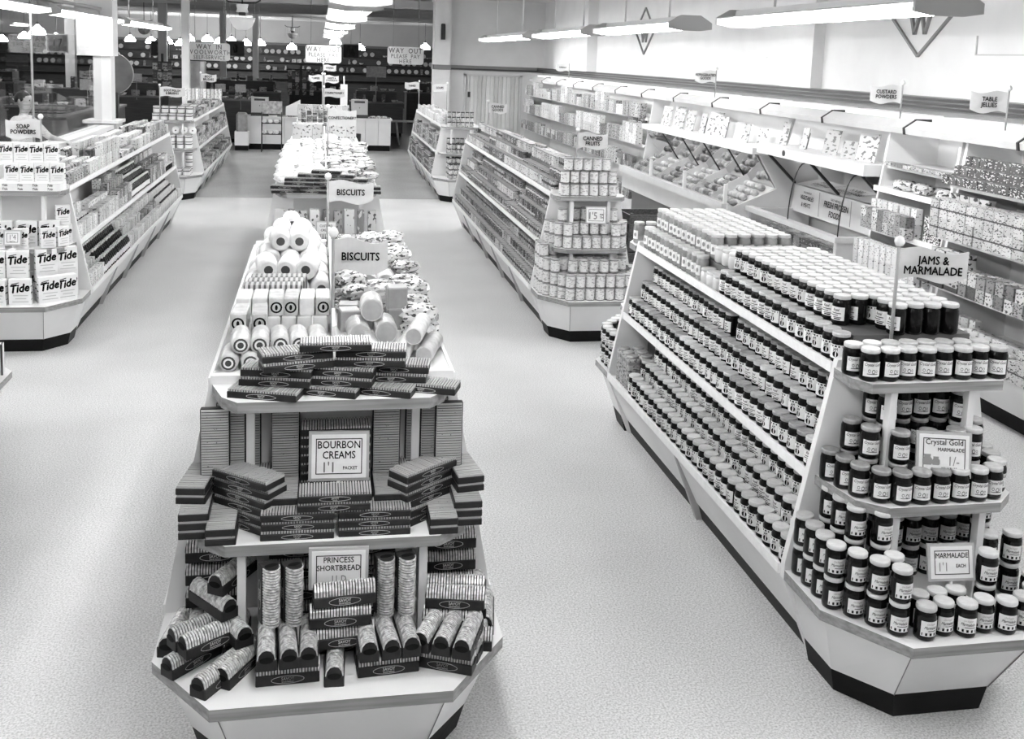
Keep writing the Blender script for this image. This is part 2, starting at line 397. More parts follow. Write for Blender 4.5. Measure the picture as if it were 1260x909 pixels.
def end_stand(cx, yp, s, w, label):
    """faceted end display; s=-1 projects to the camera, +1 away"""
    o = add('end_display_stand', None, None, (cx, yp + s * .017, 0), label=label, cat='display stand', group='faceted end display stands')
    def poly(p, extra=0):
        q = [(-a, s * b) for a, b in p] + [(a, s * b) for a, b in reversed(p)]
        return q if s < 0 else q[::-1]
    cnt = [(w, 0), (w, .30), (w - .21, .58)]
    und = [(w - .03, 0), (w - .03, .285), (w - .228, .55)]
    plt = [(w - .11, 0), (w - .115, .215), (w - .27, .40)]
    plb = [(w - .135, 0), (w - .14, .20), (w - .285, .385)]
    def loft(p0, z0, p1, z1): 
        a, b = poly(p0), poly(p1)
        return [[(x, y, z0) for x, y in a], [(x, y, z1) for x, y in b]]
    add('counter_top', MB().prism(poly(cnt), ZT - .04, ZT, 1, 0).mesh('counter_top', PLY, WHITE), o)
    add('apron', MB().loft(loft(plt, .1, und, ZT - .04)).mesh('apron', WHITE), o)
    for sx in (-1, 1):
        a = Vector((sx * (w - .27), s * .403, .1)); b = Vector((sx * (w - .228), s * .553, ZT - .04))
        add('joint', MB().tube([a, b], .0022, 4).mesh('joint', INKG), o)
    add('plinth', MB().loft(loft(plb, 0, plt, .1)).mesh('plinth', BLACK), o)
    m1 = [(w - .10, 0), (w - .14, .245), (w - .235, .325)]
    t1 = [(w - .165, 0), (w - .21, .14), (w - .265, .20)] if w > .5 else [(w - .145, 0), (w - .145, .13), (w - .19, .21)]
    add('shelf', MB().prism(poly(m1), ZM - .038, ZM, 1, 0).mesh('shelf', PLY, WHITE), o)
    add('top_shelf', MB().prism(poly(t1), ZTOP - .038, ZTOP, 1, 0).mesh('top_shelf', PLY, WHITE), o)
    for sx in (-1, 1):
        x = sx * (w - .285)
        y = s * .275
        add('post', MB().box(x - .014, x + .014, y - .02, y + .02, ZT, ZM - .038).mesh('post', WHITE), o)
        x = sx * (w - .30); y = s * (.165 if w < .5 else .06)
        add('post', MB().box(x - .014, x + .014, y - .02, y + .02, ZM, ZTOP - .038).mesh('post', WHITE), o)
    return o
XR, XL, XC = 2.32, -2.30, .06
WR, WC = .465, .585
GOND = {}
for key, cx, a, b, ww, lab, ns in (
    ('jam', XR, 3.585, 6.14, WR, 'white island shelving filled with jam jars, right foreground', 2),
    ('can', XR, 8.66, 14.1, WR, 'white island shelving packed with tins behind the jam shelving', 5),
    ('canb', XR, 17.0, 21.6, WR, 'white island shelving at the far right before the fluted door', 5),
    ('left', XL, 3.585, 6.14, WR, 'white island shelving at the left frame edge, mostly out of view', 2),
    ('soap', XL, 8.66, 14.3, WR, 'white island shelving with bottles and packets on the left', 5),
    ('polish', XL, 17.0, 22.2, WR, 'white island shelving farthest back on the left', 5),
    ('bis', XC, 3.56, 6.14, WC, 'white island shelving piled with biscuits, centre foreground', 2),
    ('bisb', XC, 8.66, 14.1, WC, 'white island shelving with confectionery flag, second along the centre', 4),
    ('conf', XC, 17.0, 21.6, WC, 'white island shelving farthest back along the centre', 4)):
    GOND[key] = gondola('island_shelving', cx, a, b, ww, lab, ns)
for cx, yp, s, ww, lab in (
    (XR, 3.585, -1, WR, 'faceted end stand with rows of marmalade jars, right foreground'),
    (XR, 6.14, 1, WR, 'far end stand of the jam shelving, mostly hidden'),
    (XR, 8.66, -1, WR, 'faceted end stand stacked with pale canned fruit'),
    (XR, 17.0, -1, WR, 'faceted end stand with small dark-topped jars at far right'),
    (XL, 6.14, 1, WR, 'end stand whose counter corner shows at the left frame edge'),
    (XL, 8.66, -1, WR, 'faceted end stand stacked with soap powder boxes'),
    (XL, 17.0, -1, WR, 'faceted end stand with polish tins on the left'),
    (XC, 3.56, -1, WC, 'faceted end stand with bourbon creams and shortbread'),
    (XC, 6.14, 1, WC, 'far end stand of the nearest biscuit shelving, hidden behind it'),
    (XC, 8.66, -1, WC, 'faceted end stand with custard cream packets'),
    (XC, 17.0, -1, WC, 'faceted end stand farthest back along the centre')):
    end_stand(cx, yp, s, ww, lab)
# ---------------------------------------------------------------- jars
JAM = M('dark_jam_glass', .006, .16, spec=.25)
FRUITJ = M('pale_fruit_glass', .24, .15, (25, .35), rnd=.25, coat=.5)
POT = M('pale_pot', .62, .3, (30, .08), coat=.3)
LIDM = M('jar_lid_tin', .58, .32, (60, .18), rnd=.22, metal=.15)
LIDW = M('jar_lid_white', .60, .4, (60, .10), rnd=.14)
LIDG = M('jar_lid_worn', .36, .3, (45, .35), rnd=.3, metal=.4)
LABW = M('jar_label', .80, .55, (90, .06))

def bend(b, r, z0):
    b.v = [(r * math.sin(x / r), -r * math.cos(x / r), z + z0) for x, y, z in b.v]; return b
def patch(r, half, z0, z1, n=8):
    b = MB(); k = n + 1
    s = b.add([(r * math.sin(-half + 2 * half * i / n), -r * math.cos(-half + 2 * half * i / n), z) for z in (z0, z1) for i in range(k)])
    for i in range(n): b.face((s + i, s + i + 1, s + k + i + 1, s + k + i), 0, True)
    return b
def bar(b, x0, x1, z0, z1, r):
    q = MB(); n = 4
    s = q.add([(x0 + (x1 - x0) * i / n, 0, z) for z in (z0, z1) for i in range(n + 1)])
    for i in range(n): q.face((s + i, s + i + 1, s + n + 2 + i, s + n + 1 + i))
    bend(q, r, 0); b.merge(q, None, 1)
def label_mesh(kind, R0=.0382):
    r = R0 + .0006; half = .92 if kind != 'round' else .6
    b = patch(r, half, .020, .066)
    ri = r + .0004
    if kind == 'script':
        t = text_mb('Crystal Gold', .0135, .01, .35); bend(t, ri, .058); b.merge(t, None, 1)
        for x, zz, s in ((-.012, .038, .010), (.004, .036, .013), (.016, .037, .008)):      # little drawing of pots
            q = MB(); k = q.add([(x + s * .5 * math.cos(a * math.pi / 4), 0, zz + s * .55 * math.sin(a * math.pi / 4)) for a in range(8)])
            kk = q.add([(x + s * .36 * math.cos(a * math.pi / 4), 0, zz + s * .38 * math.sin(a * math.pi / 4)) for a in range(8)])
            for a in range(8): q.face((k + a, k + (a + 1) % 8, kk + (a + 1) % 8, kk + a))
            bend(q, ri, 0); b.merge(q, None, 1)
        bar(b, -.02, .022, .0275, .0295, ri)
    elif kind == 'marm':
        t = text_mb('Marmalade', .0125, .01, .4); bend(t, ri, .047); b.merge(t, None, 1)
        t = text_mb('Old English', .008, .0, .4); bend(t, ri, .058); b.merge(t, None, 2)
        bar(b, -.033, .033, .0225, .031, ri)
        bar(b, -.01, .028, .036, .038, ri)
    elif kind == 'fruit':
        bar(b, -.03, .03, .058, .0635, ri)
        t = text_mb('JAM', .014, .03); bend(t, ri, .0505); b.merge(t, None, 1)
        q = MB(); k = q.add([(.013 * math.cos(a * math.pi / 5), 0, .034 + .010 * math.sin(a * math.pi / 5)) for a in range(10)])
        q.face(list(range(k, k + 10))); bend(q, ri, 0); b.merge(q, None, 1)
    elif kind == 'lines':
        t = text_mb('Royal', .013, .02, .3); bend(t, ri, .056); b.merge(t, None, 1)
        for i, (x0, x1) in enumerate(((-.02, .022), (-.026, .01), (-.012, .024))): bar(b, x0, x1, .043 - i * .007, .0455 - i * .007, ri)
        bar(b, -.008, .02, .023, .027, ri)
    b.v = [(x, y, .022 + (z - .020) * 1.22) for x, y, z in b.v]
    return b.mesh('jar_label', LABW, INK, INKG)
R0, HJ = .0382, .126
def jar_meshes(body, h=HJ, r=R0, lid=LIDM, name='jar'):
    k = h / .104; s = r / .0382
    bm = MB().lathe([(.030 * s, 0), (.0365 * s, .004 * k), (.0382 * s, .012 * k), (.0382 * s, .072 * k), (.0372 * s, .080 * k), (.0340 * s, .086 * k), (.0340 * s, .092 * k)], 16, 0).mesh(name, body)
    lm = MB().lathe([(.0350 * s, .0905 * k), (.0362 * s, .092 * k), (.0362 * s, .1010 * k), (.0345 * s, .1035 * k), (.031 * s, .104 * k), (.029 * s, .1028 * k)], 18, 0).mesh('lid', lid)
    return bm, lm
bj, lj = jar_meshes(JAM, HJ); _, lw = jar_meshes(JAM, HJ, lid=LIDW); _, lg = jar_meshes(JAM, HJ, lid=LIDG)
L_SCRIPT, L_MARM, L_FRUIT, L_LINES = label_mesh('script'), label_mesh('marm'), label_mesh('fruit'), label_mesh('lines')
T_GOLD = [('marmalade_jar', bj), ('lid', lj), ('label', L_SCRIPT)]
T_GOLDG = [('marmalade_jar', bj), ('lid', lg), ('label', L_SCRIPT)]
T_MARM = [('marmalade_jar', bj), ('lid', lw), ('label', L_MARM)]
T_JAMT = [[('jam_jar', bj), ('lid', l), ('label', q)] for l in (lw, lj) for q in (L_FRUIT, L_LINES)]
T_JAM = [[('jam_jar', bj), ('lid', l), ('label', q)] for l in (lj, lg) for q in (L_FRUIT, L_LINES)]
T_BARE = [('jam_jar', bj), ('lid', lw)]
T_JAMW = [[('jam_jar', bj), ('lid', lw), ('label', q)] for q in (L_LINES, L_FRUIT)]
bf, lf = jar_meshes(FRUITJ, .14, .036, LIDW)
_fl = patch(.0366, .55, .03, .085)
_q = MB(); _q.add([(.010 * math.cos(a * math.pi / 5), 0, .058 + .013 * math.sin(a * math.pi / 5)) for a in range(10)]); _q.face(list(range(10))); bend(_q, .0371, 0); _fl.merge(_q, None, 1)
T_FRUIT = [('fruit_jar', bf), ('lid', lf), ('label', _fl.mesh('jar_label', LABW, INKG))]
pm = MB().lathe([(.034, 0), (.042, .006), (.043, .05), (.039, .066), (.036, .07)], 16).mesh('paste_pot', POT)
pl = MB().lathe([(.038, .068), (.041, .071), (.041, .081), (.038, .085)], 16).mesh('lid', LIDW)
T_POT = [('paste_pot', pm), ('lid', pl)]

def riser(parent, x0, x1, y0, y1, z0, z1):
    add('riser', MB().box(x0, x1, y0, y1, z0, z1).mesh('riser', SHADOWBOARD), parent)

# -- jam shelving, left face (world coordinates)
def jit(a=.004): return random.uniform(-a, a)
g = GOND['jam']; P = .0782
def relx(x): return x
Y0, Y1 = 3.585 + .06, 6.14 - .06
N = int((Y1 - Y0) / P) + 1
GJ = 'jam jars on the left face of the jam shelving'
for k in range(4):                                   # bottom tray
    zb = ZT - .01 + k * .085
    if k: riser(g, -WR + .012 + k * P + .001, -WR + .012 + (k + 1) * P, .02, 2.53, ZT - .01, zb)
    for i in range(N):
        y = Y0 + i * P
        if y > 5.78: continue
        t = T_JAMT[(int(y * 3.1) + k) % 4] if k else T_JAMT[(int(y * 2.2)) % 2]
        place(t, (XR - WR + .052 + k * P + jit(.004), y + jit(.0025), zb), R(-72) + jit(.35),
              'jam jar on the bottom tray, %s row back, %s from near end' % (nth(k + 1), nth(i + 1)), 'jar', GJ)
for k in range(3):                                   # middle shelf
    zb = ZM + k * .10
    if k: riser(g, -WR + .085 + .004 + k * P + .001, -WR + .085 + .004 + (k + 1) * P, .02, 2.53, ZM, zb)
    for i in range(N):
        y = Y0 + i * P
        if k and (i + k) % 9 == 8 and random.random() < .5: continue
        t = T_JAM[(int(y * 2.7) + 2 * k) % 4]
        place(t, (XR - WR + .085 + .043 + k * P + jit(.004), y + jit(.0025), zb), R(-72) + jit(.35),
              'jam jar on the middle shelf, %s row back, %s from near end' % (nth(k + 1), nth(i + 1)), 'jar', GJ)
# -- top board
riser(g, -WR + .16 + .085, WR - .17, .03, 2.5, ZTOP, ZTOP + .115)
for k in range(8):
    i = 0; y = Y0 - .01
    while y < Y1:
        zb = ZTOP if k == 0 else ZTOP + .115
        x = XR - WR + .16 + .045 + k * .0775
        near = y < 4.82
        if near: t, p, lab, cat = random.choice(T_JAMW) if k else T_JAM[0 if y < 4.2 else 1], P, 'dark jam jar with pale lid', 'jar'
        if near and k >= 4 and y < 4.0: t = T_BARE
        if near: pass
        elif y < 5.14: t, p, lab, cat = T_POT, .088, 'squat pale lidded pot', 'pot'
        else: t, p, lab, cat = T_FRUIT, .076, 'tall pale bottled-fruit jar', 'jar'
        if not (k > 0 and y < 3.75 and k < 3) and not (k == 7 and x > XR + WR - .2):
            place(t, (x + jit(.002), y + jit(.003), zb), R(-70) + jit(.3), '%s on shelving top, %s row, %s from near end' % (lab, nth(k + 1), nth(i + 1)), cat, 'jars on top of the jam shelving')
        i += 1; y += p
# lidded square tins at the far end of the tray
tin = MB().bbox(-.04, .04, -.04, .04, 0, .2, .008).mesh('syrup_tin', pkg('tin_print', .35, .45, .12, 40, .45, (.8, .9, .2)))
lidt = MB().lathe([(.034, .2), (.036, .203), (.036, .21), (.03, .214)], 16).mesh('lid', LIDG)
for k in range(2):
    for i in range(3):
        place([('syrup_tin', tin), ('lid', lidt)], (XR - WR + .07 + k * .09, 5.86 + i * .088, ZT - .01), 0,
              'tall grey lidded tin at the far end of the jam tray, %s row, %s' % (nth(k + 1), ('nearest', 'middle one', 'farthest')[i]), 'tin', 'tall tins on the jam tray')

# -- near end stand
YS = 3.585 - .017
def along(poly, step, start=0.0):
    """points spaced by step along a polyline"""
    out = []; d = start
    for (ax, ay), (bx, by) in zip(poly, poly[1:]):
        l = math.hypot(bx - ax, by - ay)
        while d <= l:
            out.append((ax + (bx - ax) * d / l, ay + (by - ay) * d / l)); d += step
        d -= l
    return out
GE = 'marmalade jars on the near end stand'
CT = [0]
def ej(t, x, y, z, where, rz=None):
    CT[0] += 1
    place(t, (XR + x, YS - y, z), (R(-14) - x * .4 + jit(.2)) if rz is None else rz, where, 'jar', GE)
for i in range(8): ej(T_GOLD, -.262 + i * .0765, .155 + .008 * (i % 2), ZTOP, 'marmalade jar on the top end shelf, front row, %s from the left' % nth(i + 1))
for i in range(7): ej(T_GOLD, -.21 + i * .077, .075, ZTOP, 'marmalade jar on the top end shelf, back row, %s from the left' % nth(i + 1))
ej(T_GOLD, -.292, .082, ZTOP, 'marmalade jar alone at the left corner of the top end shelf')
q = along([(-.33, .045), (-.29, .205), (-.20, .282), (.21, .282), (.292, .20), (.33, .06)], .0795)
for i, (x, y) in enumerate(q): ej(T_GOLDG if i < 7 else T_GOLD, x, y, ZM, 'marmalade jar on the middle end shelf, front row, %s from the left' % nth(i + 1))
q2 = [(-.255, .05), (-.225, .14), (-.135, .20), (-.02, .205), (.10, .20), (.175, .195), (.245, .10)]
for i, (x, y) in enumerate(q2):
    for lv in range(2): ej(T_GOLDG if i < 5 else T_GOLD, x, y, ZM + lv * HJ, 'marmalade jar on the middle end shelf, second row, %s column, %s' % (nth(i + 1), ('bottom', 'top')[lv]))
q3 = [(-.165, .04), (-.15, .118), (-.05, .06), (.03, .06), (.11, .06), (.165, .118), (.19, .035)]
for i, (x, y) in enumerate(q3):
    for lv in range(3): ej(T_GOLDG if i < 5 else T_GOLD, x, y, ZM + lv * HJ, 'marmalade jar at back of middle end shelf, %s column, level %s' % (nth(i + 1), ('one', 'two', 'three')[lv]))
# counter
q = along([(-.41, .03), (-.41, .275), (-.235, .505)], .083)
for i, (x, y) in enumerate(q):
    for lv in range(2): ej(T_MARM, x, y, ZT + lv * HJ, 'marmalade jar on the counter left edge, %s column, %s' % (nth(i + 1), ('bottom', 'top')[lv]))
for i in range(6): ej(T_MARM, -.175 + i * .081, .515 - .02 * (i % 2), ZT, 'marmalade jar on the counter front row, %s from the left' % nth(i + 1))
for i, (x, y) in enumerate(((.31, .44), (.375, .35))): ej(T_MARM, x, y, ZT, 'marmalade jar on the counter right chamfer, %s' % ('nearer', 'farther')[i])
for i, (x, y) in enumerate(((-.155, .435), (-.075, .425), (.005, .42))): ej(T_MARM, x, y, ZT, 'marmalade jar behind the counter front row, %s from the left' % nth(i + 1))
for i, (x, y) in enumerate(((-.235, .385), (.14, .40))):
    for lv in range(2): ej(T_MARM, x, y, ZT + lv * HJ, 'marmalade jar in a short stack %s the price card, %s' % (('left of', 'right of')[i], ('bottom', 'top')[lv]))
for i, (x, y) in enumerate(((-.325, .06), (-.325, .15), (-.315, .24), (-.24, .13), (-.235, .29))):
    for lv in range(3): ej(T_MARM, x, y, ZT + lv * HJ, 'marmalade jar in the tall left counter stack, %s column, level %s' % (nth(i + 1), ('one', 'two', 'three')[lv]))
for i in range(5):
    for lv in range(3): ej(T_MARM, -.125 + i * .0785, .075, ZT + lv * HJ, 'marmalade jar behind the counter posts, %s column, level %s' % (nth(i + 1), ('one', 'two', 'three')[lv]))
for i, (x, y) in enumerate(((.275, .06), (.275, .16), (.24, .26), (.345, .26))):
    for lv in range(3 if i < 2 else 2): ej(T_MARM, x, y, ZT + lv * HJ, 'marmalade jar in the right counter stack, %s column, level %s' % (nth(i + 1), ('one', 'two', 'three')[lv]))
# far end stand of the jam shelving
for i, (x, y) in enumerate(along([(-.41, .06), (-.41, .28), (-.24, .50)], .082)):
    for lv in range(2): place(T_JAMW[0], (XR + x, 6.157 + y, ZT + lv * HJ), R(-60), 'jar on the far counter of the jam shelving, %s column, %s' % (nth(i + 1), ('bottom', 'top')[lv]), 'jar', 'jars on the far jam end stand')
for i, (x, y) in enumerate(((-.31, .06), (-.31, .15))):
    for lv in range(3): place(T_JAMW[0], (XR + x, 6.157 + y, ZT + lv * HJ), R(-60), 'jar in the tall stack on the far jam counter, column %s, level %s' % (nth(i + 1), ('one', 'two', 'three')[lv]), 'jar', 'jars on the far jam end stand')
for i in range(4):
    place(T_FRUIT, (XR - .27 + i * .08, 6.157 + .1, ZTOP), R(-60), 'pale jar on the far top end shelf of the jam shelving, %s from the left' % nth(i + 1), 'jar', 'jars on the far jam end stand')

# ---------------------------------------------------------------- flags and price cards
BALL = M('white_ball', .85, .4)
def flag(x, y, z0, ztop, txt, label, w=.26, h=.15, side=1, rz=R(-11), size=.05, line=.95):
    o = add('shelf_flag', None, None, (x, y, z0), rz, label=label, cat='sign', group='wavy section flags on poles')
    H = ztop - z0
    add('pole', MB().tube([(0, 0, 0), (0, 0, H)], .0075, 8).mesh('pole', GREYM), o)
    add('foot', MB().lathe([(.022, 0), (.02, .008), (.009, .012)], 10).mesh('foot', GREYM), o)
    add('finial', MB().lathe([(.004, -.022), (.015, -.016), (.022, 0), (.015, .016), (.004, .022)], 12).mesh('finial', BALL), o, (0, 0, H + .015))
    b = MB(); n = 12; z1 = H - .015
    def edge(u): return .012 * math.sin(u * 6.3)
    pts = []
    for yy in (-.003, .003):
        for u in range(n + 1):
            f = u / n; pts.append((side * f * w, yy + .006 * math.sin(f * 6), z1 + (edge(f) if f > .3 else edge(.3) * f / .3)))
        for u in range(n + 1):
            f = u / n; tip = -.02 * (f ** 3)
            pts.append((side * f * w * (1 - .06 * math.sin(f * 3.14)), yy + .006 * math.sin(f * 6), z1 - h + edge(f) * 1.2 - tip))
    s = b.add(pts); k = n + 1
    for u in range(n):
        b.face((s + u, s + k + u, s + k + u + 1, s + u + 1)); b.face((s + 2 * k + u, s + 2 * k + u + 1, s + 3 * k + u + 1, s + 3 * k + u))
        b.face((s + u, s + u + 1, s + 2 * k + u + 1, s + 2 * k + u)); b.face((s + k + u, s + 3 * k + u, s + 3 * k + u + 1, s + k + u + 1))
    b.face((s + n, s + k + n, s + 3 * k + n, s + 2 * k + n)); b.face((s, s + 2 * k, s + 3 * k, s + k))
    p = add('pennant', b.mesh('pennant', M('flag_card', .60, .6, (20, .05))), o)
    t = text_mb(txt, size, .028, 0, .011, line)
    add('lettering', t.mesh('lettering', INK), p, (side * w * .5, 0, z1 - h * .48))
    return o
def price_card(x, y, z, w, h, lines, label, tilt=R(-12), rz=R(-11), border=True, stand=.0):
    """lines: (text, size, dx, dz, bold, material)"""
    o = add('price_card', None, None, (x, y, z), rz, label=label, cat='price card')
    T = Matrix.Translation((0, 0, stand)) @ Matrix.Rotation(tilt, 4, 'X')
    add('frame', MB().box(-w / 2 - .01, w / 2 + .01, 0, .012, -.01, h + .01).xf(T).mesh('frame', M('card_frame', .5, .4, metal=.3)), o)
    c = add('card', MB().box(-w / 2, w / 2, -.002, .002, 0, h).xf(T).mesh('card', PAPER), o)
    if stand: add('stem', MB().tube([(0, .006, 0), (0, .006, stand)], .006, 8).mesh('stem', WHITE), o); add('foot', MB().lathe([(.03, 0), (.03, .006), (.008, .01)], 10).mesh('foot', WHITE), o)
    if border:
        m = MB(); e = .014; tt = .003
        for a, b_, c_, d_ in ((-w / 2 + e, w / 2 - e, e, e + tt), (-w / 2 + e, w / 2 - e, h - e - tt, h - e), (-w / 2 + e, -w / 2 + e + tt, e, h - e), (w / 2 - e - tt, w / 2 - e, e, h - e)):
            s = m.add([(a, -.0028, c_), (b_, -.0028, c_), (b_, -.0028, d_), (a, -.0028, d_)]); m.face((s, s + 1, s + 2, s + 3))
        add('border', m.xf(T).mesh('border', INK), c)
    for txt, size, dx, dz, bold, mt in lines:
        if len(txt) <= 4:                            # figures of the price, one by one
            k = .84 * size; x = -sum(GLY[q][2] for q in txt) * k / 2
            for q in txt:
                if q != ' ':
                    t = text_mb(q, size, bold, 0, .003); t.xf(T @ Matrix.Translation((dx + x + GLY[q][2] * k / 2, 0, dz)))
                    add('figure', t.mesh('figure', mt), c)
                x += GLY[q][2] * k
            continue
        t = text_mb(txt, size, bold, 0, .003); t.xf(T @ Matrix.Translation((dx, 0, dz)))
        add('lettering', t.mesh('lettering', mt), c)
    return o
flag(2.255, 3.60, ZTOP, 1.725, 'JAMS &\nMARMALADE', 'wavy flag lettered JAMS & MARMALADE on a pole above the marmalade', .27, .125, 1, R(-14), .046, .9)
price_card(XR + .01, YS - .275, ZM, .185, .15, (('Crystal Gold', .030, 0, .122, .008, INK), ('MARMALADE', .020, .025, .094, .012, INK), ("1/-", .05, .035, .052, 0, INKG), ('PER 1 LB. JAR', .012, .02, .024, .01, INK)), 'framed card reading Crystal Gold Marmalade among the jars', R(-10), R(-14), True, .10)
flask = MB().lathe([(.014, 0), (.018, .005), (.018, .022), (.012, .03), (.013, .036)], 10)
for dx, sc_ in ((-.062, 1.0), (-.03, .8)):
    c_ = [o for o in bpy.data.objects if o.name.startswith('card')][-1]
    b = MB(); pr = [(.014, 0), (.018, .005), (.018, .022), (.012, .03), (.013, .04)]
    pts = [(r * sc_, z * sc_) for r, z in pr]; poly = [(x, z) for x, z in pts] + [(-x, z) for x, z in reversed(pts)]
    s = b.add([(x + dx, -.0035, z + .1 + .035) for x, z in poly]); b.face(list(range(s, s + len(poly))))
    T = Matrix.Translation((0, 0, .10)) @ Matrix.Rotation(R(-10), 4, 'X') @ Matrix.Translation((0, 0, -.1))
    add('drawn_jar', b.xf(T).mesh('drawn_jar', INKG), c_)
price_card(XR - .0, YS - .40, ZT, .165, .115, (('MARMALADE', .026, 0, .083, .012, INK), ("1'1", .045, -.035, .042, .0, INKG), ('EACH', .018, .035, .045, .02, INK)), 'framed card reading MARMALADE 1/1 EACH on the lower counter', R(-14), R(-4), True, .15)
# ---------------------------------------------------------------- biscuits
BTRAY = M('biscuit_tray_card', .022, .45, (30, .3), spec=.15)
BTOP = pkg('biscuit_stack', .34, .46, .14, 90, .28, rough=.3)
BTOPL = M('biscuit_light', .46, .3, (120, .5), rnd=.1, coat=.3)
SHORT = M('shortbread_roll', .60, .22, (70, .55), rnd=.2, coat=.5)
LOGO = M('pale_print', .55, .5)
def ring_mb(a, b, t, y, n=20):
    m = MB(); s = m.add([(a * math.cos(2 * math.pi * i / n), y, b * math.sin(2 * math.pi * i / n)) for i in range(n)] + [((a - t) * math.cos(2 * math.pi * i / n), y, (b - t) * math.sin(2 * math.pi * i / n)) for i in range(n)])
    for i in range(n): j = (i + 1) % n; m.face((s + i, s + j, s + n + j, s + n + i))
    return m
def carton(name, L, D, H, round_top=False, dark=BTRAY, top=BTOP):
    """long biscuit carton, length along x, logo on the -y side; origin at the base centre"""
    th = H * (.5 if round_top else .72)
    tray = MB().bbox(-L / 2, L / 2, -D / 2, D / 2, 0, th, .003).mesh(name, dark)
    b = MB(); n = int(L / .0092); p = L / n
    for i in range(n):
        x0 = -L / 2 + .003 + i * p; x1 = x0 + p * .62; dz = random.uniform(-.0012, .0012)
        if round_top:
            r = D / 2 - .003
            prof = [(r * math.cos(a * math.pi / 6), th + (H - th) * math.sin(a * math.pi / 6) + dz) for a in range(7)]
            s = b.add([(x0, y, z) for y, z in prof] + [(x1, y, z) for y, z in prof])
            for k in range(6): b.face((s + k, s + k + 1, s + 8 + k, s + 7 + k))
            b.face([s + k for k in reversed(range(7))]); b.face([s + 7 + k for k in range(7)])
        else:
            b.box(x0, x1, -D / 2 + .004, D / 2 - .004, th - .01, H + dz)
    if round_top: b.loft([[(x, (D / 2 - .006) * math.cos(a * math.pi / 6), th + (H - th - .004) * math.sin(a * math.pi / 6)) for a in range(7)] for x in (-L / 2 + .002, L / 2 - .002)][::-1], 1, True, False, False)
    else: b.box(-L / 2 + .004, L / 2 - .004, -D / 2 + .006, D / 2 - .006, th - .01, H - .004, 1)
    bis = b.mesh('biscuits', top, BTRAY)
    lg = MB(); z = th * .5
    q = ring_mb(.052, th * .38, .0016, -D / 2 - .0008); lg.merge(q, Matrix.Translation((0, 0, z)))
    t = text_mb('SAVOY', th * .42, .02, 0, D / 2 + .0008); lg.merge(t, Matrix.Translation((0, 0, z + th * .1)))
    t = text_mb('BISCUITS' if not round_top else 'SHORTBREAD', th * .2, .02, 0, D / 2 + .0008); lg.merge(t, Matrix.Translation((0, 0, z - th * .2)))
    parts = [(name, tray), ('biscuits', bis), ('printed_oval', lg.mesh('printed_oval', LOGO))]
    if round_top:                                    # dark oval window on both ends
        for s in (-1, 1):
            e = MB(); k = e.add([(s * (L / 2 + .0012), .022 * math.cos(a * math.pi / 6) , th * 1.02 + .011 * math.sin(a * math.pi / 6)) for a in range(12)])
            e.face([k + i for i in (range(12) if s > 0 else reversed(range(12)))])
            parts.append(('end_oval', e.mesh('end_oval', INK)))
    return parts
T_BB = carton('biscuit_carton', .24, .098, .031)
T_BBL = carton('biscuit_carton', .24, .098, .031, top=BTOPL)
T_SB = carton('shortbread_carton', .20, .064, .072, True, top=SHORT)
def bb(x, y, z, deg, lab, t=None, rot=None):
    return place(t or T_BB, (x, y, z), R(deg), lab, 'biscuit carton', 'bourbon cream cartons', rot)
HB = .0315
# pile on the top end shelf: (x, y of the centre, level, turn)
for x, y, lv, a, lab in ((-.17, 3.41, 0, -17, 'leftmost at the bottom'), (.03, 3.43, 0, -20, 'second at the bottom'), (.215, 3.42, 0, -20, 'third at the bottom'), (.37, 3.44, 0, -20, 'rightmost at the bottom'),
        (-.135, 3.45, 1, -12, 'left, second layer'), (.075, 3.44, 1, -14, 'middle, second layer'), (.26, 3.47, 1, -10, 'right, second layer'),
        (-.13, 3.455, 2, -12, 'left, third layer'), (.08, 3.445, 2, -14, 'middle, third layer'), (.27, 3.475, 2, -10, 'right, third layer'),
        (-.07, 3.43, 3, 14, 'left, fourth layer'), (.18, 3.45, 3, -6, 'right, fourth layer'),
        (-.075, 3.435, 4, 14, 'left, fifth layer'), (.185, 3.455, 4, -6, 'right, fifth layer'), (.06, 3.43, 5, 0, 'topmost of all')):
    bb(x, y, ZTOP + lv * HB, a, 'dark biscuit carton in the top-shelf pile, ' + lab, T_BB if lv < 4 else T_BBL)
# middle shelf
for lv in range(6): bb(-.225 + jit(), 3.385 + jit(), ZM + lv * HB, -40 + jit(2), 'dark biscuit carton in the skewed left stack, level %s from the bottom' % nth(lv + 1), T_BB)
for lv in range(6): bb(.365 + jit(), 3.39 + jit(), ZM + lv * HB, 38 + jit(2), 'dark biscuit carton in the skewed right stack, level %s from the bottom' % nth(lv + 1))
for c, x in enumerate((-.06, .195)):
    for lv in range(3): bb(x + jit(), 3.29 + jit(), ZM + lv * HB, -1, 'dark biscuit carton at the %s front of the middle shelf, level %s' % (('left', 'right')[c], nth(lv + 1)))
for lv in range(2): bb(.062 + jit(), 3.285 + jit(), ZM + (3 + lv) * HB, 0, 'dark biscuit carton below the BOURBON CREAMS card, level %s' % nth(lv + 1))
for s in (-1, 1):
    for c, (dx, y) in enumerate(((.455, 3.40), (.365, 3.345))):
        for lv in range((5, 2)[c]): place(T_BB, (XC + s * dx, y + (.0 if lv < 3 else .06), ZM + lv * HB), R(90 + (8 * s if lv > 2 else 0)), 'dark biscuit carton end-on at the %s edge, %s column, level %s' % ('left' if s < 0 else 'right', ('outer', 'inner')[c], nth(lv + 1)), 'biscuit carton', 'bourbon cream cartons')
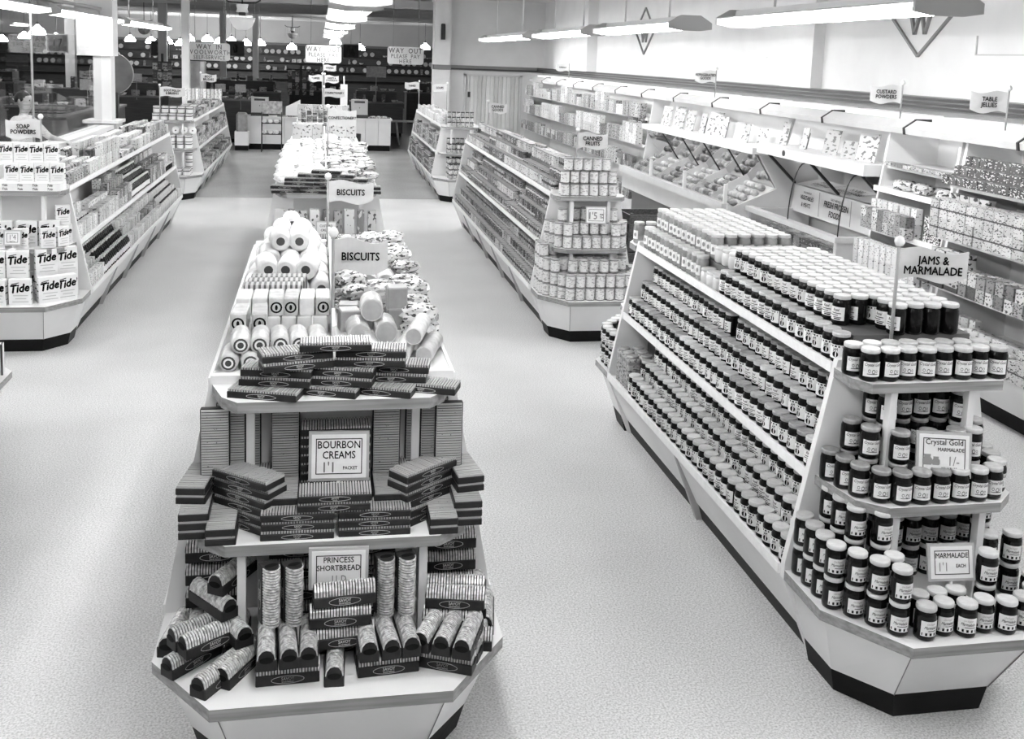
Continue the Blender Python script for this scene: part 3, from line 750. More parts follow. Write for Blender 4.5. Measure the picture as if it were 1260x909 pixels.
def stand_up(x, y, z, lab, t=T_BB, turn=0):
    # carton standing on end with its biscuits towards the camera
    h = .12 if t[0][0] == 'biscuit_carton' else .10
    return place(t, (x, y, z + h), 0, lab, 'biscuit carton', 'standing biscuit cartons', (R(90), R(90), R(turn)))
for i, x in enumerate((-.107, .242)): 
    for lv in range(2 if i < 0 else 1): stand_up(x, 3.49, ZM + .13 + lv * .24, 'biscuit carton standing on end %s the BOURBON CREAMS card' % ('left of', 'right of')[i])
    for lv in range(4): bb(x, 3.42, ZM + lv * HB, 90, 'dark biscuit carton under the standing one %s the card, level %s' % (('left of', 'right of')[i], nth(lv + 1)))
for s in (-1, 1):
    for i in range(3):
        x = XC + s * (.30 + i * .05) + (0 if s < 0 else .0)
        stand_up(x, 3.515 - .03 * i, ZM + (.16 if i < 2 else .15), 'biscuit carton standing on end by the %s edge, %s outward' % ('left' if s < 0 else 'right', nth(i + 1)))
for lv in range(10): bb(.065, 3.475, ZM + lv * HB, 0, 'dark biscuit carton stacked behind the BOURBON CREAMS card, level %s' % nth(lv + 1), T_BBL if lv == 9 else T_BB)
for s in (-1, 1):
    for lv in range(5): bb(XC + s * .33, 3.485, ZM + lv * HB, 0, 'dark biscuit carton under the standing cartons at the %s edge, level %s' % ('left' if s < 0 else 'right', nth(lv + 1)))
price_card(.075, 3.365, ZM, .185, .15, (('BOURBON', .036, 0, .115, .012, INK), ('CREAMS', .036, 0, .080, .012, INK), ("1'1", .05, -.035, .038, .01, INKG), ('PACKET', .016, .038, .035, .02, INK)), 'white card reading BOURBON CREAMS 1/1 packet', R(-8), R(-3), True, .155)
# counter: shortbread
def sb(x, y, z, deg, lab, rot=None):
    return place(T_SB, (x, y, z), R(deg), lab, 'shortbread carton', 'shortbread cartons', rot)
HS = .0725
def trio(x, y, deg, lab, n=3):
    sb(x, y, ZT, deg, 'shortbread carton laid crosswise at the base of the %s group' % lab)
    c, s = math.cos(R(deg)), math.sin(R(deg))
    sb(x - .0 + s * -.07, y + c * .07, ZT, deg, 'shortbread carton hidden behind the base of the %s group' % lab)
    for i in range(n):
        dx = (i - 1) * .067
        sb(x + c * dx - s * .035, y + s * dx + c * .035, ZT + HS, deg + 90 + jit(3), 'shortbread carton end-on atop the %s group, %s from the left' % (lab, nth(i + 1)))
trio(-.085, 3.095, 2, 'left centre'); trio(.235, 3.105, 4, 'right centre'); trio(.425, 3.10, -24, 'right corner')
sb(.065, 3.13, ZT, 88, 'single shortbread carton end-on at the middle of the counter front')
for i, x in enumerate((-.155, -.082)): place(T_SB, (x, 3.215, ZT + HS * 2 + .10), 0, 'shortbread carton standing on end at left centre, %s' % ('left', 'right')[i], 'shortbread carton', 'shortbread cartons', (R(68), R(90), R(0)))
for i, x in enumerate((.222, .292)): place(T_SB, (x, 3.235, ZT + HS * 2 + .10), 0, 'shortbread carton standing on end at right centre, %s' % ('left', 'right')[i], 'shortbread carton', 'shortbread cartons', (R(76), R(90), R(0)))
for lv in range(4): sb(.08 + .012 * (lv % 2), 3.16 if lv else 3.255, ZT + lv * HS if lv else ZT, 2 + 3 * (lv % 2), 'shortbread carton in the tower below the PRINCESS SHORTBREAD card, level %s' % nth(lv + 1))
for s, n in ((-1, 'left'), (1, 'right')):
    for lv in range(4): sb(XC + s * .40 + (.0 if s < 0 else .01), 3.45, ZT + lv * .082, 0, 'shortbread carton in the back %s stack beside the post, level %s' % (n, nth(lv + 1)))
    for lv in range(4): sb(XC + s * .12, 3.46, ZT + lv * .08, 0, 'shortbread carton stacked against the panel, %s middle, level %s' % (n, nth(lv + 1)))
for i, (x, y, z, a, e) in enumerate(((-.30, 3.11, 0, 55, 0), (-.24, 3.155, 0, 60, 0), (-.395, 3.22, 0, 45, 0), (-.335, 3.20, 1, 35, 0), (-.375, 3.25, 1, 35, 0), (-.27, 3.26, 1, 118, 0), (-.335, 3.30, 2, 128, 0), (-.275, 3.335, 3, 60, 0), (-.465, 3.36, 0, 80, 0), (-.40, 3.40, 0, 95, 0), (-.33, 3.36, 0, 85, 0), (-.26, 3.33, 0, 85, 0), (-.33, 3.37, 1, 88, 0))):
    sb(x, y, ZT + z * HS, a, 'shortbread carton in the tumbled left heap, %s from the front' % nth(i + 1))
for i, (x, y, z, a) in enumerate(((.46, 3.215, 1, -12), (.47, 3.22, 2, -12), (.48, 3.29, 2, -10), (.56, 3.25, 0, 70), (.60, 3.36, 0, 80), (.50, 3.21, 0, -12), (.49, 3.29, 0, -10), (.49, 3.29, 1, -10), (.56, 3.36, 1, 75))):
    sb(x, y, ZT + z * HS, a, 'shortbread carton in the right corner heap, %s from the front' % nth(i + 1))
price_card(.075, 3.197, ZT, .175, .125, (('PRINCESS', .028, 0, .095, .012, INK), ('SHORTBREAD', .027, 0, .067, .012, INK), ('11 D', .03, 0, .03, .01, INKG)), 'white card reading PRINCESS SHORTBREAD above the cartons', R(0), R(-3), True, .25)

# ---------------------------------------------------------------- goods on top of the centre shelving
WRAP = M('white_wrapper', .74, .45, (22, .16), rnd=.1)
WRAPG = M('greyish_wrapper', .55, .4, (25, .3), rnd=.2, coat=.3)
CELLO = pkg('cellophane_bag', .28, .62, .07, 40, .42, rough=.22)
KRAFT = M('drum_card', .34, .5, (18, .2), rnd=.2)
def roll_tpl(name, r, l, body, dot=.55, ring=False, bv=.22):
    """wrapped roll lying along y"""
    b = MB().lathe([(r * (1 - bv * 1.1), 0), (r, r * bv), (r, l - r * bv), (r * (1 - bv * 1.1), l)], 16).xf(Matrix.Rotation(R(90), 4, 'X') @ Matrix.Translation((0, 0, -l / 2))).xf(Matrix.Translation((0, 0, r)))
    e = MB()
    for s in (-1, 1):
        q = [(r * dot * math.cos(2 * math.pi * i / 14), s * (l / 2 + .001), r + r * dot * math.sin(2 * math.pi * i / 14)) for i in range(14)]
        k = e.add(q); e.face([k + i for i in (range(14) if s < 0 else reversed(range(14)))])
        if ring:
            k = e.add([(x * .72, y + s * .0008, r + (z - r) * .72) for x, y, z in q]); e.face([k + i for i in (range(14) if s < 0 else reversed(range(14)))], 1)
            k = e.add([(x * .45, y + s * .0016, r + (z - r) * .45) for x, y, z in q]); e.face([k + i for i in (range(14) if s < 0 else reversed(range(14)))], 0)
    return [(name, b.mesh(name, body)), ('end_seal', e.mesh('end_seal', M('end_seal_dark', .05, .5), PAPER))]
T_ROLL = roll_tpl('wrapped_roll', .05, .21, WRAP, .42)
T_ROLLS = roll_tpl('wrapped_roll', .034, .17, WRAPG, .75, True)
T_DRUM = roll_tpl('biscuit_drum', .047, .15, WRAPG, .86, bv=.06)
T_DRUM[1][1].materials[0] = KRAFT
T_LONG = roll_tpl('long_roll', .034, .24, WRAPG, .86, bv=.08); T_LONG[1][1].materials[0] = KRAFT
def packet(name, w, d, h, mat_, seal=True):
    b = MB().bbox(-w / 2, w / 2, -d / 2, d / 2, 0, h, .006).mesh(name, mat_)
    out = [(name, b)]
    if seal:
        e = ring_mb(w * .4, w * .4, w * .12, -d / 2 - .001, 16); k = e.add([(w * .1 * math.cos(i * math.pi / 4), -d / 2 - .001, w * .2 * math.sin(i * math.pi / 4)) for i in range(8)]); e.face(list(range(k, k + 8)))
        e.xf(Matrix.Translation((0, 0, h * .45))); out.append(('printed_seal', e.mesh('printed_seal', INK)))
    return out
T_PK = packet('biscuit_packet', .06, .17, .075, WRAPG)
T_PKB = packet('biscuit_packet', .06, .17, .075, WRAP, False)
T_BOX = packet('biscuit_box', .085, .085, .09, KRAFT, False)
STR = pkg('striped_packet', .45, .55, .2, 20, .2, rough=.3, stripes=(14, 'X', .55, .10))
T_STR = packet('striped_packet', .25, .08, .07, STR, False)
def bag_tpl(i, sx, sy, sz, mat_):
    rnd = random.Random(50 + i); b = MB(); n, m = 14, 9; rings = []
    for a in range(m):
        ph = math.pi * (a + .5) / m; ring = []
        for k in range(n):
            th = 2 * math.pi * k / n; c, s = math.cos(th), math.sin(th)
            f = 1 + rnd.uniform(-.16, .16)
            x = sx * math.copysign(abs(c) ** .7, c) * math.sin(ph) ** .6 * f; y = sy * math.copysign(abs(s) ** .7, s) * math.sin(ph) ** .6 * f
            ring.append((x, y, max(0, sz - sz * math.cos(math.pi - ph) * -1 * 1.0) if False else sz * (1 - math.cos(ph)) * (1 + rnd.uniform(-.05, .05)) if a else 0.0))
        rings.append(ring)
    b.loft(rings, 0); return [('cellophane_bag', b.mesh('cellophane_bag', mat_))]
T_BAGS = [bag_tpl(i, .075 + .01 * (i % 2), .06, .032 + .006 * (i % 3), CELLO) for i in range(4)]
GC = 'loose biscuit goods on top of the nearest centre shelving'
def top(t, x, y, z, deg, lab, cat, rot=None): return place(t, (x, y, ZTOP + z), R(deg), lab, cat, GC, rot)
add('divider', MB().box(-.006, .006, .25, 2.5, ZTOP, ZTOP + .13).mesh('divider', WHITE), GOND['bis'])
# left half, front to back
for i in range(6): top(T_ROLLS, -.315 + i * .07, 3.76, 0 if i else 0, jit(6), 'small wrapped roll lying behind the top carton pile, %s from the left' % nth(i + 1), 'roll')
for i in range(5): top(T_ROLLS, -.28 + i * .07, 3.78, .060, jit(5), 'small wrapped roll in the upper layer behind the carton pile, %s from the left' % nth(i + 1), 'roll')
for i in range(5): top(T_PK if i < 2 else T_ROLLS, -.30 + i * .072, 4.0, 0 if i > 1 else .0, jit(4), 'wrapped packet in the second row on the left half, %s from the left' % nth(i + 1), 'packet')
for i in range(2): top(T_PK, -.30 + i * .075, 4.02, .077, jit(4), 'ring-marked packet atop the second row, %s' % ('left', 'right')[i], 'packet')
for i in range(6): top(T_PKB, -.31 + i * .064, 4.26, 0, 0, 'plain packet in the lower third row on the left half, %s from the left' % nth(i + 1), 'packet')
for i in range(6): top(T_PK if i in (2, 3, 5) else T_PKB, -.30 + i * .064, 4.27, .077, jit(3), 'end-on packet in the upper third row on the left half, %s from the left' % nth(i + 1), 'packet')
for i in range(3): 
    top(T_STR, -.195 + .0 * i, 4.5 + .085 * i, 0, 0, 'striped biscuit packet lying across, lower %s' % nth(i + 1), 'packet')
    top(T_STR, -.195 + .01 * i, 4.5 + .085 * i, .072, 0, 'striped biscuit packet lying across, upper %s' % nth(i + 1), 'packet')
c = 0
for row, (y, nn, z) in enumerate(((4.88, 4, 0), (4.90, 3, .088), (5.12, 4, 0), (5.14, 3, .088), (5.16, 2, .176), (5.36, 4, 0), (5.38, 3, .088), (5.40, 2, .176), (5.62, 4, 0), (5.64, 3, .088), (5.66, 1, .176), (5.88, 3, 0), (5.9, 2, .088))):
    for i in range(nn):
        top(T_ROLL, -.29 + (4 - nn) * .048 + i * .098 + jit(.004), y, z, jit(8), 'white wrapped roll with dark end seal, pile row %s, %s from the left' % (nth(row + 1), nth(i + 1)), 'roll')
# right half
for i, (x, y, z, a) in enumerate(((.20, 3.86, 0, 4), (.33, 3.82, 0, -12), (.43, 3.84, 0, -16), (.385, 3.85, .072, -14), (.44, 4.08, 0, -12))): top(T_LONG, x, y, z, a, 'long pale wrapped roll on the right half, %s from the front' % nth(i + 1), 'roll')
for i, (x, y, z) in enumerate(((.16, 4.05, 0), (.27, 4.08, 0), (.215, 4.10, .088), (.13, 4.95, 0), (.24, 4.98, 0), (.19, 5.0, .088), (.33, 4.98, 0))): top(T_DRUM, x, y, z, jit(8), 'round-ended biscuit drum on the right half, %s from the front' % nth(i + 1), 'drum')
for i, (x, y, z) in enumerate(((.13, 4.24, 0), (.225, 4.28, 0), (.33, 4.26, 0), (.33, 4.27, .09), (.13, 4.34, 0))): top(T_BOX, x, y, z, jit(10), 'small square biscuit box on the right half, %s from the front' % nth(i + 1), 'box')
i = 0
for y in (4.1, 4.22, 4.36, 4.46, 4.56, 4.66, 4.76, 4.86, 5.12, 5.24, 5.36, 5.48, 5.6, 5.72, 5.84, 5.96):
    for x in (.15, .29, .42):
        if y < 4.4 and x < .4: continue
        if y in (4.86,) and x < .4: continue
        i += 1; top(T_BAGS[i % 4], x + jit(.015), y + jit(.02), 0, random.uniform(-40, 40), 'crumpled cellophane bag on the right half, %s from the front' % nth(i), 'bag')
        if i % 2: top(T_BAGS[(i + 1) % 4], x + jit(.02), y + jit(.02), .055, random.uniform(-40, 40), 'crumpled cellophane bag in the upper layer, %s from the front' % nth(i), 'bag')
flag(.058, 4.10, ZTOP, 1.665, 'BISCUITS', 'wavy BISCUITS flag on the nearest centre shelving', .22, .135, 1, R(-4), .046)
flag(.052, 6.12, ZTOP, 1.65, 'BISCUITS', 'smaller-looking BISCUITS flag at the far end of the nearest centre shelving', .27, .13, 1, R(-4), .05)
# ---------------------------------------------------------------- tins, packets, bottles on the other islands
TINTOP = M('tin_top', .42, .35, (40, .1), metal=.2)
RIM = M('tin_rim', .16, .4, metal=.3)  # rims toned dark to paint in the shaded gaps between tins
def can_tpl(name, r, h, mat_, n=12):
    return [(name, MB().lathe([(r * .93, 0), (r, .002), (r, .005), (r * .975, .008), (r * .975, h - .008), (r, h - .005), (r, h - .001), (r * .94, h), (r * .9, h - .003)], n, mats=[1, 1, 1, 0, 1, 1, 2, 2]).mesh(name, mat_, RIM, TINTOP))]
CAN_D = pkg('tin_dark', .025, .14, .45, 45, .42, (.72, .86, .6))
CAN_M = pkg('tin_mid', .06, .3, .02, 45, .45, (.12, .3, .5))
CAN_L = pkg('tin_light', .36, .6, .10, 55, .40)
CAN_S = pkg('tin_stripe', .2, .45, .02, 60, .4, (.4, .62, .03))
CAN_F = pkg('tin_fruit', .64, .72, .40, 45, .42)
CAN_X = pkg('tin_mottled', .12, .4, .04, 38, .5)
T_CANS = [can_tpl(nn, .0365, .105, m) for nn, m in (('dark_tin', CAN_D), ('grey_tin', CAN_M), ('banded_tin', CAN_S), ('pale_tin', CAN_L), ('mottled_tin', CAN_X))]
T_CANX = can_tpl('flat_tin', .045, .05, CAN_D); T_CANF = can_tpl('fruit_tin', .0405, .108, CAN_F, 14)
def box_tpl(name, w, d, h, m): return [(name, MB().bbox(-w / 2, w / 2, -d / 2, d / 2, 0, h, .002).mesh(name, m))]
def bottle_tpl(name, r, h, body, cap, lab=None):
    m = MB().lathe([(r * .9, 0), (r, .006), (r, h * .55), (r * .75, h * .68), (r * .35, h * .78), (r * .33, h * .9)], 10).mesh(name, body)
    c = MB().lathe([(r * .42, h * .88), (r * .42, h * .99), (r * .36, h)], 10).mesh('cap', cap)
    out = [(name, m), ('cap', c)]
    if lab: out.append(('label', patch(r + .0006, 1.3, h * .12, h * .46).mesh('bottle_label', lab)))
    return out
PK_W = pkg('packet_white', .5, .8, .10, 40, .36); PK_G = pkg('packet_grey', .25, .55, .06, 40, .42)
PK_D = pkg('packet_dark', .06, .18, .55, 45, .4); PK_M = pkg('packet_mixed', .06, .62, .05, 50, .42, levels=9)
PK_Q = pkg('packet_mottled', .15, .6, .03, 34, .46, levels=9)
PK_WW = pkg('packet_plain', .38, .66, .12, 34, .38)
T_PW = box_tpl('white_packet', .07, .06, .12, PK_W); T_PG = box_tpl('grey_packet', .06, .06, .1, PK_G); T_PD = box_tpl('dark_packet', .05, .06, .09, PK_D)
T_PM = box_tpl('printed_packet', .085, .07, .09, PK_M); T_PQ = box_tpl('mottled_packet', .085, .07, .09, PK_Q); T_PF = box_tpl('flat_packet', .14, .09, .03, PK_M); T_PB = box_tpl('carton', .13, .09, .15, PK_WW)
T_PS = box_tpl('slim_packet', .05, .05, .14, PK_W)
CAPD = M('bottle_cap_dark', .02, .3); CAPW = M('bottle_cap_white', .8, .4)
T_BOT = bottle_tpl('dark_bottle', .03, .16, JAM, CAPW, LABW); T_BOTD = bottle_tpl('polish_bottle', .028, .15, M('bottle_pale', .6, .3, (30, .2)), CAPD)
T_JARS = [('small_jar', MB().lathe([(.026, 0), (.03, .005), (.03, .06), (.026, .068)], 12).mesh('small_jar', JAM)), ('lid', MB().lathe([(.028, .066), (.03, .069), (.03, .08), (.027, .083)], 12).mesh('lid', LIDW))]
T_JARP = [('small_jar', MB().lathe([(.026, 0), (.03, .005), (.03, .06), (.026, .068)], 12).mesh('small_jar', CAN_L)), ('lid', MB().lathe([(.028, .066), (.03, .069), (.03, .08), (.027, .083)], 12).mesh('lid', CAPD))]
T_BRUSH = box_tpl('brush_packet', .26, .10, .04, PK_M); T_PF2 = box_tpl('flat_box', .15, .11, .045, PK_M)

def hgt(t): return max(v.co.z for v in t[0][1].vertices) if len(t) == 1 or t[1][0] == 'label' else max(v.co.z for v in t[1][1].vertices)
def fill(cx, side, hw, z, y0, y1, bays, where, group, prefix=None, inset=.045, parent=None, py=0):
    """bays: (length, template(s), pitch, rows, depth pitch, row step, layers); items face +-x"""
    y = y0; idx = {}
    bi = 0
    while y < y1 - .03:
        ln, tt, pitch, rows, dp, step, layers = bays[bi % len(bays)]; bi += 1
        n = max(1, min(int(ln / pitch), int((y1 - y) / pitch)))
        for k in range(rows):
            zb = z + k * step
            xx = cx + side * (hw - inset - k * dp)
            if k and step: 
                add('riser', MB().box(-dp / 2 + .002, dp / 2 - .002, -.001, n * pitch - .004, z, zb).mesh('riser', SHADOWBOARD), parent, (xx - parent.location.x, y - parent.location.y, 0))
            for i in range(n):
                t = tt[(bi + k) % len(tt)] if isinstance(tt[0], list) else tt
                nm = t[0][0].replace('_', ' ')
                h = hgt(t)
                for lv in range(layers):
                    key = (nm, k, lv); idx[key] = idx.get(key, 0) + 1
                    place(t, (xx + jit(.003), y + pitch * (i + .5) + jit(.003), zb + lv * (h + .0005)), R(90 * side) + jit(.06),
                          '%s on %s, %s row%s, %s from near end' % (nm, where, nth(k + 1), (', %s layer' % nth(lv + 1)) if layers > 1 else '', nth(idx[key])), t[0][0].split('_')[-1], group)
        y += n * pitch + .006
# -- canned goods island, left face and top
g = GOND['can']; a, b = 8.72, 14.04; P2 = .0765
gn = 'tins and packets on the canned goods shelving'
fill(XR, -1, WR, ZT - .01, a, b, [(1.5, T_CANS[1:3], P2, 4, P2, .088, 1), (.5, [T_CANS[3]], P2, 4, P2, .088, 1), (1.1, T_CANS[0:2], P2, 4, P2, .088, 1), (.8, T_CANS[2:5], P2, 4, P2, .088, 1)], 'canned goods bottom tray', gn, parent=g)
fill(XR, -1, WR - .085, ZM, a, b, [(.7, [T_CANS[4], T_CANS[2]], P2, 3, P2, .1, 1), (.9, [T_CANS[0], T_CANS[1]], P2, 3, P2, .1, 1), (.35, [T_CANX], .092, 3, .08, .06, 2), (1.0, [T_CANS[1], T_CANS[3]], P2, 3, P2, .1, 1)], 'canned goods middle shelf', gn, parent=g)
fill(XR, -1, WR - .16, ZTOP, a, b, [(.5, [T_CANS[0], T_CANS[2]], P2, 3, P2, .085, 1), (1.3, [T_CANS[3], T_CANX], .092, 3, .085, .075, 1), (.7, [T_CANS[1], T_CANS[3]], P2, 3, P2, .085, 1), (1.0, [T_CANS[4], T_CANS[3]], P2, 3, P2, .085, 1)], 'canned goods top board', gn, parent=g)
i = 0
for y in [8.78 + .15 * k for k in range(35)]:
    for c in range(3):
        i += 1; x = XR + .0 + c * .1
        t = T_PF if (i // 9) % 3 else T_CANX
        place(t, (x, y, ZTOP + .14 + (.0 if t is T_PF else 0)), R(90), '%s on canned goods top riser, %s column, %s from near end' % (t[0][0].replace('_', ' '), nth(c + 1), nth(i // 3 + 1)), t[0][0].split('_')[-1], gn)
add('riser', MB().box(-.055, .26, .05, 5.36, ZTOP, ZTOP + .14).mesh('riser', SHADOWBOARD), g)
# -- fruit tins on its end stand
YS2 = 8.66 - .017; HT = .1085
def ft(x, y, z, lab): place(T_CANF, (XR + x, YS2 - y, z), jit(3), 'pale paper-labelled fruit tin ' + lab, 'tin', 'fruit tins on the canned fruit end stand')
for lv, n in enumerate((6, 6, 5)):
    for i in range(n): ft(-.225 + (6 - n) * .03 + i * .085, .15 - lv * .02, ZTOP + lv * HT, 'on the top end shelf, %s layer, %s from left' % (nth(lv + 1), nth(i + 1)))
for lv, n in enumerate((5, 4, 3)):
    for i in range(n): ft(-.22 + (5 - n) * .02 + i * .085, .06, ZTOP + lv * HT, 'on the top end shelf back row, %s layer, %s' % (nth(lv + 1), nth(i + 1)))
for i, (x, y) in enumerate(along([(-.335, .05), (-.29, .2), (-.2, .28), (.21, .28), (.292, .2), (.335, .05)], .086)):
    for lv in range(2 if i not in (4, 5, 6, 7) else 1): ft(x, y, ZM + lv * HT, 'at the middle end shelf edge, %s column, %s layer' % (nth(i + 1), nth(lv + 1)))
for i, (x, y) in enumerate(((-.235, .13), (-.14, .19), (-.05, .19), (.04, .19), (.13, .19), (.22, .13))):
    for lv in range((3, 2, 2, 2, 2, 3)[i]): ft(x, y, ZM + lv * HT, 'inside the middle end shelf, %s column, %s layer' % (nth(i + 1), nth(lv + 1)))
for i in range(4):
    for lv in range(3): ft(-.10 + i * .085, .06, ZM + lv * HT, 'behind the middle end shelf posts, %s column, %s layer' % (nth(i + 1), nth(lv + 1)))
for i, (x, y) in enumerate(along([(-.41, .05), (-.41, .275), (-.235, .51), (.25, .51), (.41, .28), (.41, .06)], .0865)):
    for lv in range(4 if i < 3 else 3 if i < 5 else 2): ft(x, y, ZT + lv * HT, 'at the counter edge, %s column, %s layer' % (nth(i + 1), nth(lv + 1)))
for i, (x, y) in enumerate(((-.31, .06), (-.31, .16), (-.25, .3), (-.19, .40), (-.10, .41), (-.01, .41), (.08, .41), (.17, .40), (.27, .30), (.31, .16))):
    for lv in range((4, 4, 3, 3, 3, 3, 3, 3, 3, 3)[i]): ft(x, y, ZT + lv * HT, 'inside the counter edge, %s column, %s layer' % (nth(i + 1), nth(lv + 1)))
for i in range(5):
    for lv in range(3): ft(-.17 + i * .086, .20, ZT + lv * HT, 'behind the counter posts, %s column, %s layer' % (nth(i + 1), nth(lv + 1)))
price_card(XR + .04, YS2 - .235, ZM + 2 * HT, .16, .13, (("1'5", .085, -.03, .06, .015, INKG), ('PER\nTIN', .024, .048, .058, .015, INK)), 'framed 1/5 price card on the canned fruit stand', R(-6), R(-8))
flag(XR - .06, 8.78, ZTOP + .0, 1.78, 'CANNED\nFRUITS', 'wavy CANNED FRUITS flag above the pale tins', .27, .14, 1, R(-8), .05, .9)
flag(XR - .05, 13.8, ZTOP, 1.8, 'CANNED\nGOODS', 'far CANNED GOODS flag on the tinned goods shelving', .26, .14, 1, R(-8), .05, .9)
# -- far right island
g = GOND['canb']; a, b = 17.06, 21.5; gn = 'goods on the far right shelving'
fill(XR, -1, WR, ZT - .01, a, b, [(.6, [T_PQ], .1, 1, .09, .1, 3), (.8, T_CANS[0:2], .085, 1, .085, .1, 3)], 'far right bottom tray', gn, parent=g)
fill(XR, -1, WR - .085, ZM, a, b, [(.8, [T_PQ], .1, 1, .09, .1, 3), (.5, T_CANS[1:3], .085, 1, .085, .1, 3)], 'far right middle shelf', gn, parent=g)
fill(XR, -1, WR - .16, ZTOP, a, b, [(.9, [T_PG, T_PW], .1, 4, .1, 0, 1), (.5, [T_PS], .09, 4, .1, 0, 1)], 'far right top board', gn, parent=g)
YS3 = 17.0 - .017; nmj = 0
for z0, rows in ((ZTOP, ((.14, 6, 3),)), (ZM, ((.27, 6, 2), (.12, 6, 3))), (ZT, ((.5, 6, 3), (.3, 7, 4), (.12, 6, 4)))):
    for y, n, lvs in rows:
        for i in range(n):
            for lv in range(lvs):
                nmj += 1; place(T_JARP, (XR - .2 + i * .075, YS3 - y, z0 + lv * .084), 0, 'small dark-lidded jar on far right end stand, %s counting up' % nth(nmj), 'jar', 'small jars on the far right end stand', None, (1.15, 1.15, 1.0))
flag(XR - .28, 21.4, ZTOP, 1.85, 'HABERDASHERY'[:0] + 'TINNED', 'far flag beside the dark store opening, right side', .3, .15, -1, R(-4), .05)
flag(XR + .2, 20.5, ZTOP, 1.85, 'SOUPS', 'far flag lettered SOUPS before the fluted door', .3, .15, -1, R(-4), .06)
# -- soap island, right face and top
g = GOND['soap']; a, b = 8.72, 14.24; gn = 'cleaning goods on the left shelving'
fill(XL, 1, WR, ZT - .01, a, b, [(.55, [T_PW], .09, 3, .075, .05, 1), (1.3, [T_BOT], .07, 4, .075, .055, 1), (1.1, [T_PS, T_PW], .08, 4, .07, .06, 1), (1.1, [T_PW, T_PM], .09, 3, .075, .07, 1), (1.4, [T_BOTD], .065, 4, .07, .06, 1)], 'the left bottom tray', gn, parent=g)
fill(XL, 1, WR - .085, ZM, a, b, [(.8, [T_JARS, T_PW], .075, 3, .07, .05, 1), (.9, [T_PB], .14, 2, .1, .04, 1), (.8, [T_PG, T_PM], .1, 3, .08, .06, 2), (1.2, [T_BOT], .07, 3, .075, .06, 1), (1.2, [T_PD, T_PM], .09, 3, .08, .07, 2)], 'the left middle shelf', gn, parent=g)
fill(XL, 1, WR - .16, ZTOP, a, b, [(.8, [T_PG], .1, 4, .075, .02, 1), (.6, [T_PW], .1, 5, .1, .0, 1), (.9, [T_PQ, T_PW], .1, 4, .1, .0, 2), (.9, [T_PF], .15, 4, .11, .0, 2), (1.1, [T_PB, T_PW], .13, 4, .11, 0, 1), (1.2, [T_PG, T_PQ], .1, 4, .1, 0, 2)], 'the left top board', gn, parent=g)
# soap powder boxes
SOAPB = M('soap_box_card', .82, .5, (15, .04))
def soap_tpl(w, d, h):
    b = MB().bbox(-w / 2, w / 2, -d / 2, d / 2, 0, h, .002).mesh('soap_powder_box', SOAPB)
    t = text_mb('Tide', w * .56, .045, .3, d / 2 + .001); T1 = Matrix.Translation((-w * .03, 0, h * .66)) @ Matrix.Rotation(R(-8), 4, 'Y')
    l = MB().merge(t, T1)
    s = l.add([(-w * .36, -d / 2 - .001, h * .80), (-w * .02, -d / 2 - .001, h * .86), (-w * .02, -d / 2 - .001, h * .89), (-w * .38, -d / 2 - .001, h * .83)]); l.face((s, s + 1, s + 2, s + 3))
    f = MB()
    for k, (x0, x1) in enumerate(((-.3, .38), (-.2, .3), (-.34, .40))):
        s = f.add([(w * x0, -d / 2 - .001, h * (.36 - k * .12)), (w * x1, -d / 2 - .001, h * (.36 - k * .12)), (w * x1, -d / 2 - .001, h * (.39 - k * .12)), (w * x0, -d / 2 - .001, h * (.39 - k * .12))]); f.face((s, s + 1, s + 2, s + 3))
    sp = {-1: MB(), 1: MB()}
    for sx in (-1, 1):                               # print on the narrow sides
        x = sx * (w / 2 + .001)
        for z0, z1 in ((.44, .49), (.70, .74), (.2, .22)):
            s = sp[sx].add([(x, -d * .38, h * z0), (x, d * .38, h * z0), (x, d * .38, h * z1), (x, -d * .38, h * z1)]); sp[sx].face((s, s + 1, s + 2, s + 3) if sx > 0 else (s + 3, s + 2, s + 1, s))
    return [('soap_powder_box', b), ('lettering', l.mesh('lettering', INK)), ('side_print', sp[-1].mesh('side_print', INK)), ('side_print', sp[1].mesh('side_print', INK)), ('small_print', f.mesh('small_print', M('pale_ink', .5, .6)))]
T_SOL, T_SOS = soap_tpl(.155, .06, .2), soap_tpl(.108, .045, .155)
YS4 = 8.66 - .017
def so(t, x, y, z, deg, lab): place(t, (XL + x, YS4 - y, z), R(deg + jit(4)), 'soap powder box ' + lab, 'soap box', 'soap powder boxes on the left end stand')
for i in range(4): so(T_SOS, .265 - i * .112 - .0, .13, ZTOP + .06, 2, 'on the top end shelf front row, %s from the right' % nth(i + 1))
for i in range(4): so(T_SOS, .215 - i * .112, .09, ZTOP + .06 + .156, 3, 'in the upper layer of the top end shelf, %s from the right' % nth(i + 1))
add('soap_carton_tray', MB().box(-.3, .3, -.2, -.01, 0, .06).mesh('soap_carton_tray', SOAPB), None, (XL, YS4, ZTOP), label='long shallow soap carton under the top row of soap boxes', cat='carton')
T_TRAY = bpy.data.objects['soap_carton_tray']
for r_ in range(2):
    for i in range(5): add('lettering', text_mb('Tide', .026, .02, .3, .201).mesh('lettering', INK), T_TRAY, (-.22 + i * .11, 0, .015 + r_ * .03))
for c, (x, y, deg) in enumerate(((.02, .27, 0), (-.15, .27, -2), (.21, .25, 18), (.29, .16, 55))): so(T_SOS, x, y, ZM, deg, 'on the middle end shelf front, %s' % ('centre', 'left', 'right', 'right corner')[c])
for c, (x, y, deg) in enumerate(((.04, .17, 2), (-.14, .18, 0), (.20, .15, 12))): so(T_SOL, x, y, ZM, deg, 'standing behind on the middle end shelf, %s' % ('centre', 'left', 'right')[c])
